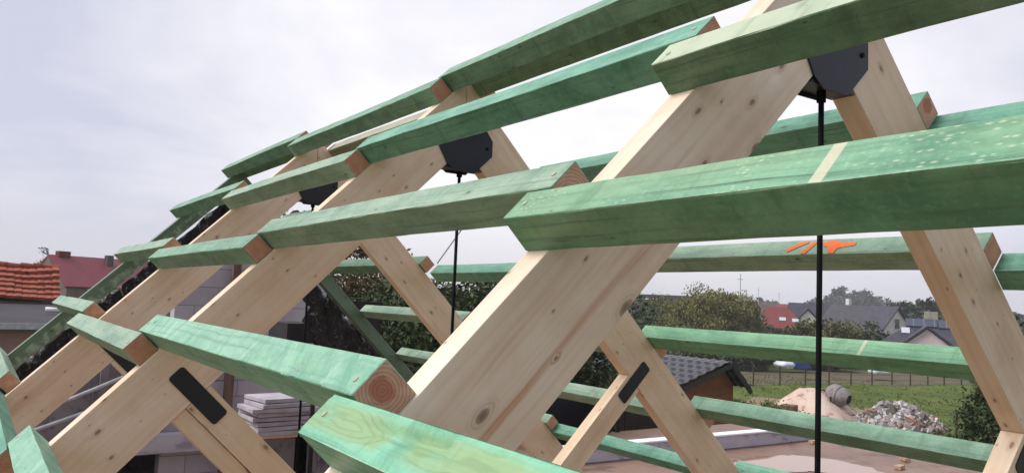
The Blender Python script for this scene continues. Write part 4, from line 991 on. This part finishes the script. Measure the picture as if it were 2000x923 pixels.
for i, (az, d, z_, lb) in enumerate(((50.15, 95, 9.6, 'thin mast rising out of the tallest willow'), (51.35, 180, 10.6, 'thin white mast above the left of the red roof'), (52.7, 200, 10.2, 'thin pole on the skyline behind the red roof'))):
    bm = bmesh.new(); tube(bm, (0, 0, 0), (0, 0, z_), .07, .04, seg=8); tube(bm, (-.5, 0, z_-.6), (.5, 0, z_-.6), .03, seg=6)
    o = link('mast', bm_mesh(bm, 'mast'), None, [STEEL]); o.location = (*polar(az, d).xy, 0); tag(o, lb, 'mast', 'masts on the skyline')

# garden shed with black profiled sheet roof
SHW = varied('orange_brown_boards', lin(150, 92, 56), lin(128, 76, 46), 1.2, .8, lin(104, 62, 40), .4, stretch=(1, 1, 6))
def metal_fn(N, b):
    co = N.new('ShaderNodeTexCoord').outputs['Object']
    n = N.noise(co, 2, 3); N.put(b.inputs['Base Color'], N.mix(n, (.012, .012, .016), (.028, .028, .034)))
SHR = mat('black_metal_tile_sheet', metal_fn, .28, spec=.6)
sh = empty('garden_shed', (21, 21, -.12), label='garden shed with a shiny black tile-profile roof and orange-brown board walls', cat='shed')
bm = bmesh.new()
def tile_slope(bm, x0, z0, x1, z1, y0, y1, nc, nr, amp=.03, step=.03):
    """wavy, stepped metal tile sheet between eave (x0,z0) and ridge (x1,z1)"""
    dx, dz = x1-x0, z1-z0; L = math.hypot(dx, dz); nx_, nz_ = -dz/L, dx/L
    if nz_ < 0: nx_, nz_ = -nx_, -nz_
    g = []
    for r_ in range(nr*4+1):
        t_ = r_/(nr*4); ph = (r_ % 4)/4; st = step*(1-ph) if r_ < nr*4 else 0
        row = []
        for c in range(nc*6+1):
            y = y0+(y1-y0)*c/(nc*6); hgt = st + amp*.5*(1+math.cos(2*math.pi*c/6))
            row.append(bm.verts.new((x0+dx*t_+nx_*hgt, y, z0+dz*t_+nz_*hgt)))
        g.append(row)
    for i in range(nr*4):
        for j in range(nc*6): bm.faces.new((g[i][j], g[i][j+1], g[i+1][j+1], g[i+1][j]))
tile_slope(bm, 18.5-21, 2.90, 21.1-21, 3.72, 18.2-21, 25.4-21, 17, 6, .045, .06)
tile_slope(bm, 22.1-21, 2.75, 21.1-21, 3.72, 18.2-21, 25.4-21, 24, 3, .035, .045)
o = link('roof', bm_mesh(bm, 'roof'), sh, [SHR]); md = o.modifiers.new('t', 'SOLIDIFY'); md.thickness = .02; md.offset = -1
for nm, a, b_ in (('rake_board', (18.45, 2.82), (21.1, 3.66)), ('rake_board', (21.1, 3.66), (22.15, 2.64))):
    d = Vector((b_[0]-a[0], b_[1]-a[1])); ang = math.atan2(d.y, d.x)
    q = box(nm, ((a[0]+b_[0])/2-21, 18.2-21, (a[1]+b_[1])/2-.03), (d.length, .05, .17), SHR, sh); q.rotation_euler = (0, -ang, 0)
bm = bmesh.new(); prism(bm, [(18.95-21, 0), (21.8-21, 0), (21.8-21, 2.86), (21.1-21, 3.52), (18.95-21, 2.87)], 18.75-21, 25.1-21); link('wall', bm_mesh(bm, 'wall'), sh, [SHW])
q = box('ridge_cap', (.1, .8, 3.66), (.22, 7.2, .06), SHR, sh, bev=.02)
# lumber stack and dark fence panels between parapet and shed
LUM = varied('weathered_yellow_planks', lin(140, 128, 84), lin(112, 98, 64), 3, .85, bumpy=.3, stretch=(.4, 6, 6))
rs = random.Random(4); k = 0
for zz in range(5):
    for yy in range(4):
        q = Vector((15.7, 19.3-.0, 0)); nm = ('bottom', 'second', 'third', 'fourth', 'top')[zz]
        o = box('lumber_plank', (15.9+rs.uniform(-.2, .2), 16.0+yy*.24, 1.42+zz*.08), (4.2, .16, .05), LUM, rot=(0, 0, rs.uniform(-.04, .04)), bev=.004)
        tag(o, f"{nm} layer plank, {('front', 'second', 'third', 'rear')[yy]} in its layer, of the yellowish lumber stack behind the parapet", 'plank', 'yellowish stacked planks')
for yy, x_ in ((16.35, 14.6), (16.35, 17.1)):
    o = box('sawhorse_block', (x_, yy, .69), (.3, 1.2, 1.38), POSTW, bev=.01); tag(o, ('left' if x_ < 15 else 'right')+' timber block carrying the yellowish lumber stack', 'block')
for k in range(4):
    o = box('fence_panel', (14.9+k*1.02, 17.65, 1.2), (1.0, .06, 2.4), varied('dark_stained_boards', lin(64, 48, 42), lin(50, 38, 34), 2, .85, bumpy=.4, stretch=(8, 1, 1)), rot=(0, 0, .0)); tag(o, f"{('first', 'second', 'third', 'fourth')[k]} dark brown fence panel from the left, behind the lumber", 'fence panel', 'dark board fence panels')
# black tarpaulin covered stack beyond the parapet
TARP = mat('matt_black_tarpaulin', rough=.95, color=(.006, .006, .008), spec=.05)
o = lump('tarpaulin_cover', (8.9, 13.3, 1.9), (1.9, 1.4, 2.15), TARP, 7, label='black tarpaulin draped over a tall stack, behind the lower right purlins', cat='tarpaulin')

# ------------------------------------------------------------------ left: old tiled building, dark roof, red house
TILE = varied('old_clay_tiles', lin(152, 78, 60), lin(172, 98, 76), 2.3, .85, lin(104, 62, 52), .3, fine=.35)
ob = empty('tiled_barn', (CAMP.x, CAMP.y, 0), label='old building with a sagging orange clay tile roof above a dark roof, far left', cat='building')
bm = bmesh.new(); nrow = 6; X0, X1 = -3.0, 2.47
rt0 = random.Random(6)
for r_ in range(nrow):
    t0_, t1_ = r_/nrow, (r_+1)/nrow
    yb = 29.3; zb = 4.92
    ya = yb+1.5*t0_; za = zb+1.02*t0_; yc_ = yb+1.5*t1_; zc_ = zb+1.02*t1_
    nt_ = 26; 
    for c in range(nt_):
        xa = X0+(X1-X0)*c/nt_; xb = X0+(X1-X0)*(c+1)/nt_
        sag = .035*math.sin(xa*1.5+r_*.8)+.02*math.sin(xa*3.1) + rt0.uniform(-.012, .012)
        V = []
        for k in range(7):
            x = xa+(xb-xa)*k/6; hh = .012*math.sin(math.pi*k/6)
            V.append((x, ya-.09, za+sag+.06+hh)); 
        W_ = [(x, yc_+.02, zc_+sag+.01+.012*math.sin(math.pi*k/6)) for k, (x, _, _) in enumerate(V)]
        D_ = [(x, ya-.05, za+sag-.02) for (x, _, _) in V]
        a = [bm.verts.new(p) for p in V]; b_ = [bm.verts.new(p) for p in W_]; d_ = [bm.verts.new(p) for p in D_]
        for k in range(6):
            bm.faces.new((a[k], a[k+1], b_[k+1], b_[k])); bm.faces.new((d_[k], d_[k+1], a[k+1], a[k]))
link('tile_roof', bm_mesh(bm, 'tile_roof'), ob, [TILE])
bm = bmesh.new()
for c in range(15):
    x = X0+(X1-X0)*(c+.5)/15; tube(bm, (x-.19, 30.85, 5.99+.02*math.sin(c*2.1)), (x+.19, 30.85, 5.98+.02*math.sin(c*2.1)), .10, .085, seg=10)
link('ridge_tile', bm_mesh(bm, 'ridge_tile'), ob, [TILE])
box('wall', (-.4, 31.0, 2.42), (5.5, 3.0, 4.85), WALLG, ob)
box('roof_backing', (-.27, 30.75, 5.1), (5.3, 1.0, .5), POSTW, ob)
BIT = varied('bitumen_roofing', lin(64, 60, 64), lin(50, 47, 51), .5, .7, bumpy=.2)
bm = bmesh.new(); prism(bm, [(22.0, 4.40), (22.0, 4.48), (29.3, 4.78), (29.3, 4.70)], -4.5, 2.9)
bmesh.ops.rotate(bm, matrix=Matrix.Rotation(R(90), 3, 'Z'), verts=bm.verts)
for v in bm.verts: v.co.x = -v.co.x
bmesh.ops.recalc_face_normals(bm, faces=bm.faces[:])
an = empty('brown_garage', (CAMP.x, CAMP.y, 0), label='brown garage with a low dark bitumen roof, far left below the tiled roof', cat='garage')
o = link('roof', bm_mesh(bm, 'roof'), an, [BIT])
box('wall', (-.8, 25.5, 2.2), (7.2, 6.6, 4.39), varied('brown_render', lin(150, 120, 106), lin(132, 104, 92), .6, .9, bumpy=.1), an)
box('fascia', (-.8, 21.96, 4.43), (7.5, .06, .14), STEEL, an)
wire('vent_pipe', (CAMP.x+25.3*math.sin(R(4.05)), CAMP.y+25.2, 4.74), (CAMP.x+25.3*math.sin(R(4.9)), CAMP.y+25.2, 4.72), .07, CAP, label='short pale pipe lying on the dark garage roof', cat='pipe')

t = empty('red_roofed_house', (0, 0, 0), label='old house with a dark red roof, grey half-hipped gable and two chimneys, far left', cat='house')
P1 = polar(3.95, 60.5); uu = Vector((.89, .456, 0)); t.location = (P1.x, P1.y, 0); t.rotation_euler = (0, 0, math.atan2(uu.y, uu.x))
# local x along ridge from the gable, -y towards the camera
RR = varied('dark_red_roofing', lin(134, 66, 74), lin(122, 60, 68), .5, .55, bumpy=.1)
bm = bmesh.new()
V = [bm.verts.new(p) for p in ((0, 0, 7.28), (16, 0, 7.28), (16.3, -2.5, 5.25), (-.2, -2.5, 5.25), (16.3, 2.5, 5.25), (-.2, 2.5, 5.25))]
bm.faces.new((V[0], V[3], V[2], V[1])); bm.faces.new((V[0], V[1], V[4], V[5]))
r_ = link('roof', bm_mesh(bm, 'roof'), t, [RR]); md = r_.modifiers.new('t', 'SOLIDIFY'); md.thickness = .15; md.offset = -1
bm = bmesh.new(); prism(bm, [(-2.3, 0), (2.3, 0), (2.3, 5.3), (0, 7.2), (-2.3, 5.3)], -16, 0); bmesh.ops.rotate(bm, matrix=Matrix.Rotation(R(90), 3, 'Z'), verts=bm.verts)
link('wall', bm_mesh(bm, 'wall'), t, [WALLG])
chimney(t, (1.0, 0, 7.3), (.8, .45, .5), varied('old_brick_chimney', lin(120, 70, 62), lin(90, 56, 52), 3, .9)); chimney(t, (4.0, -.5, 7.1), (.45, .4, .75), varied('grey_chimney', lin(96, 90, 90), lin(74, 70, 70), 3, .9))
for x_ in (1.9, 3.3, 5.4): window(t, (x_, -2.36, 4.85), .9, .75)
tree('garden_tree', (*polar(6.0, 47).xy, 0), 1.3, 3.6, LF_DARK, 1200, .2, 'dark tree below the eaves of the red-roofed house', z0=.2, clumps=16, cs=.5, seed=90)

# ------------------------------------------------------------------ the hazy air
hz = mat('haze_air'); N = NT(hz.node_tree); N.n.clear()
pv = N.new('ShaderNodeVolumePrincipled'); pv.inputs['Color'].default_value = (.965, .975, 1, 1); pv.inputs['Density'].default_value = .0006
pv.inputs['Anisotropy'].default_value = .0
N.l.new(pv.outputs[0], N.new('ShaderNodeOutputMaterial').inputs['Volume'])
o = box('haze', (0, 0, 12), (2700, 2700, 28), hz); tag(o, kind='stuff')
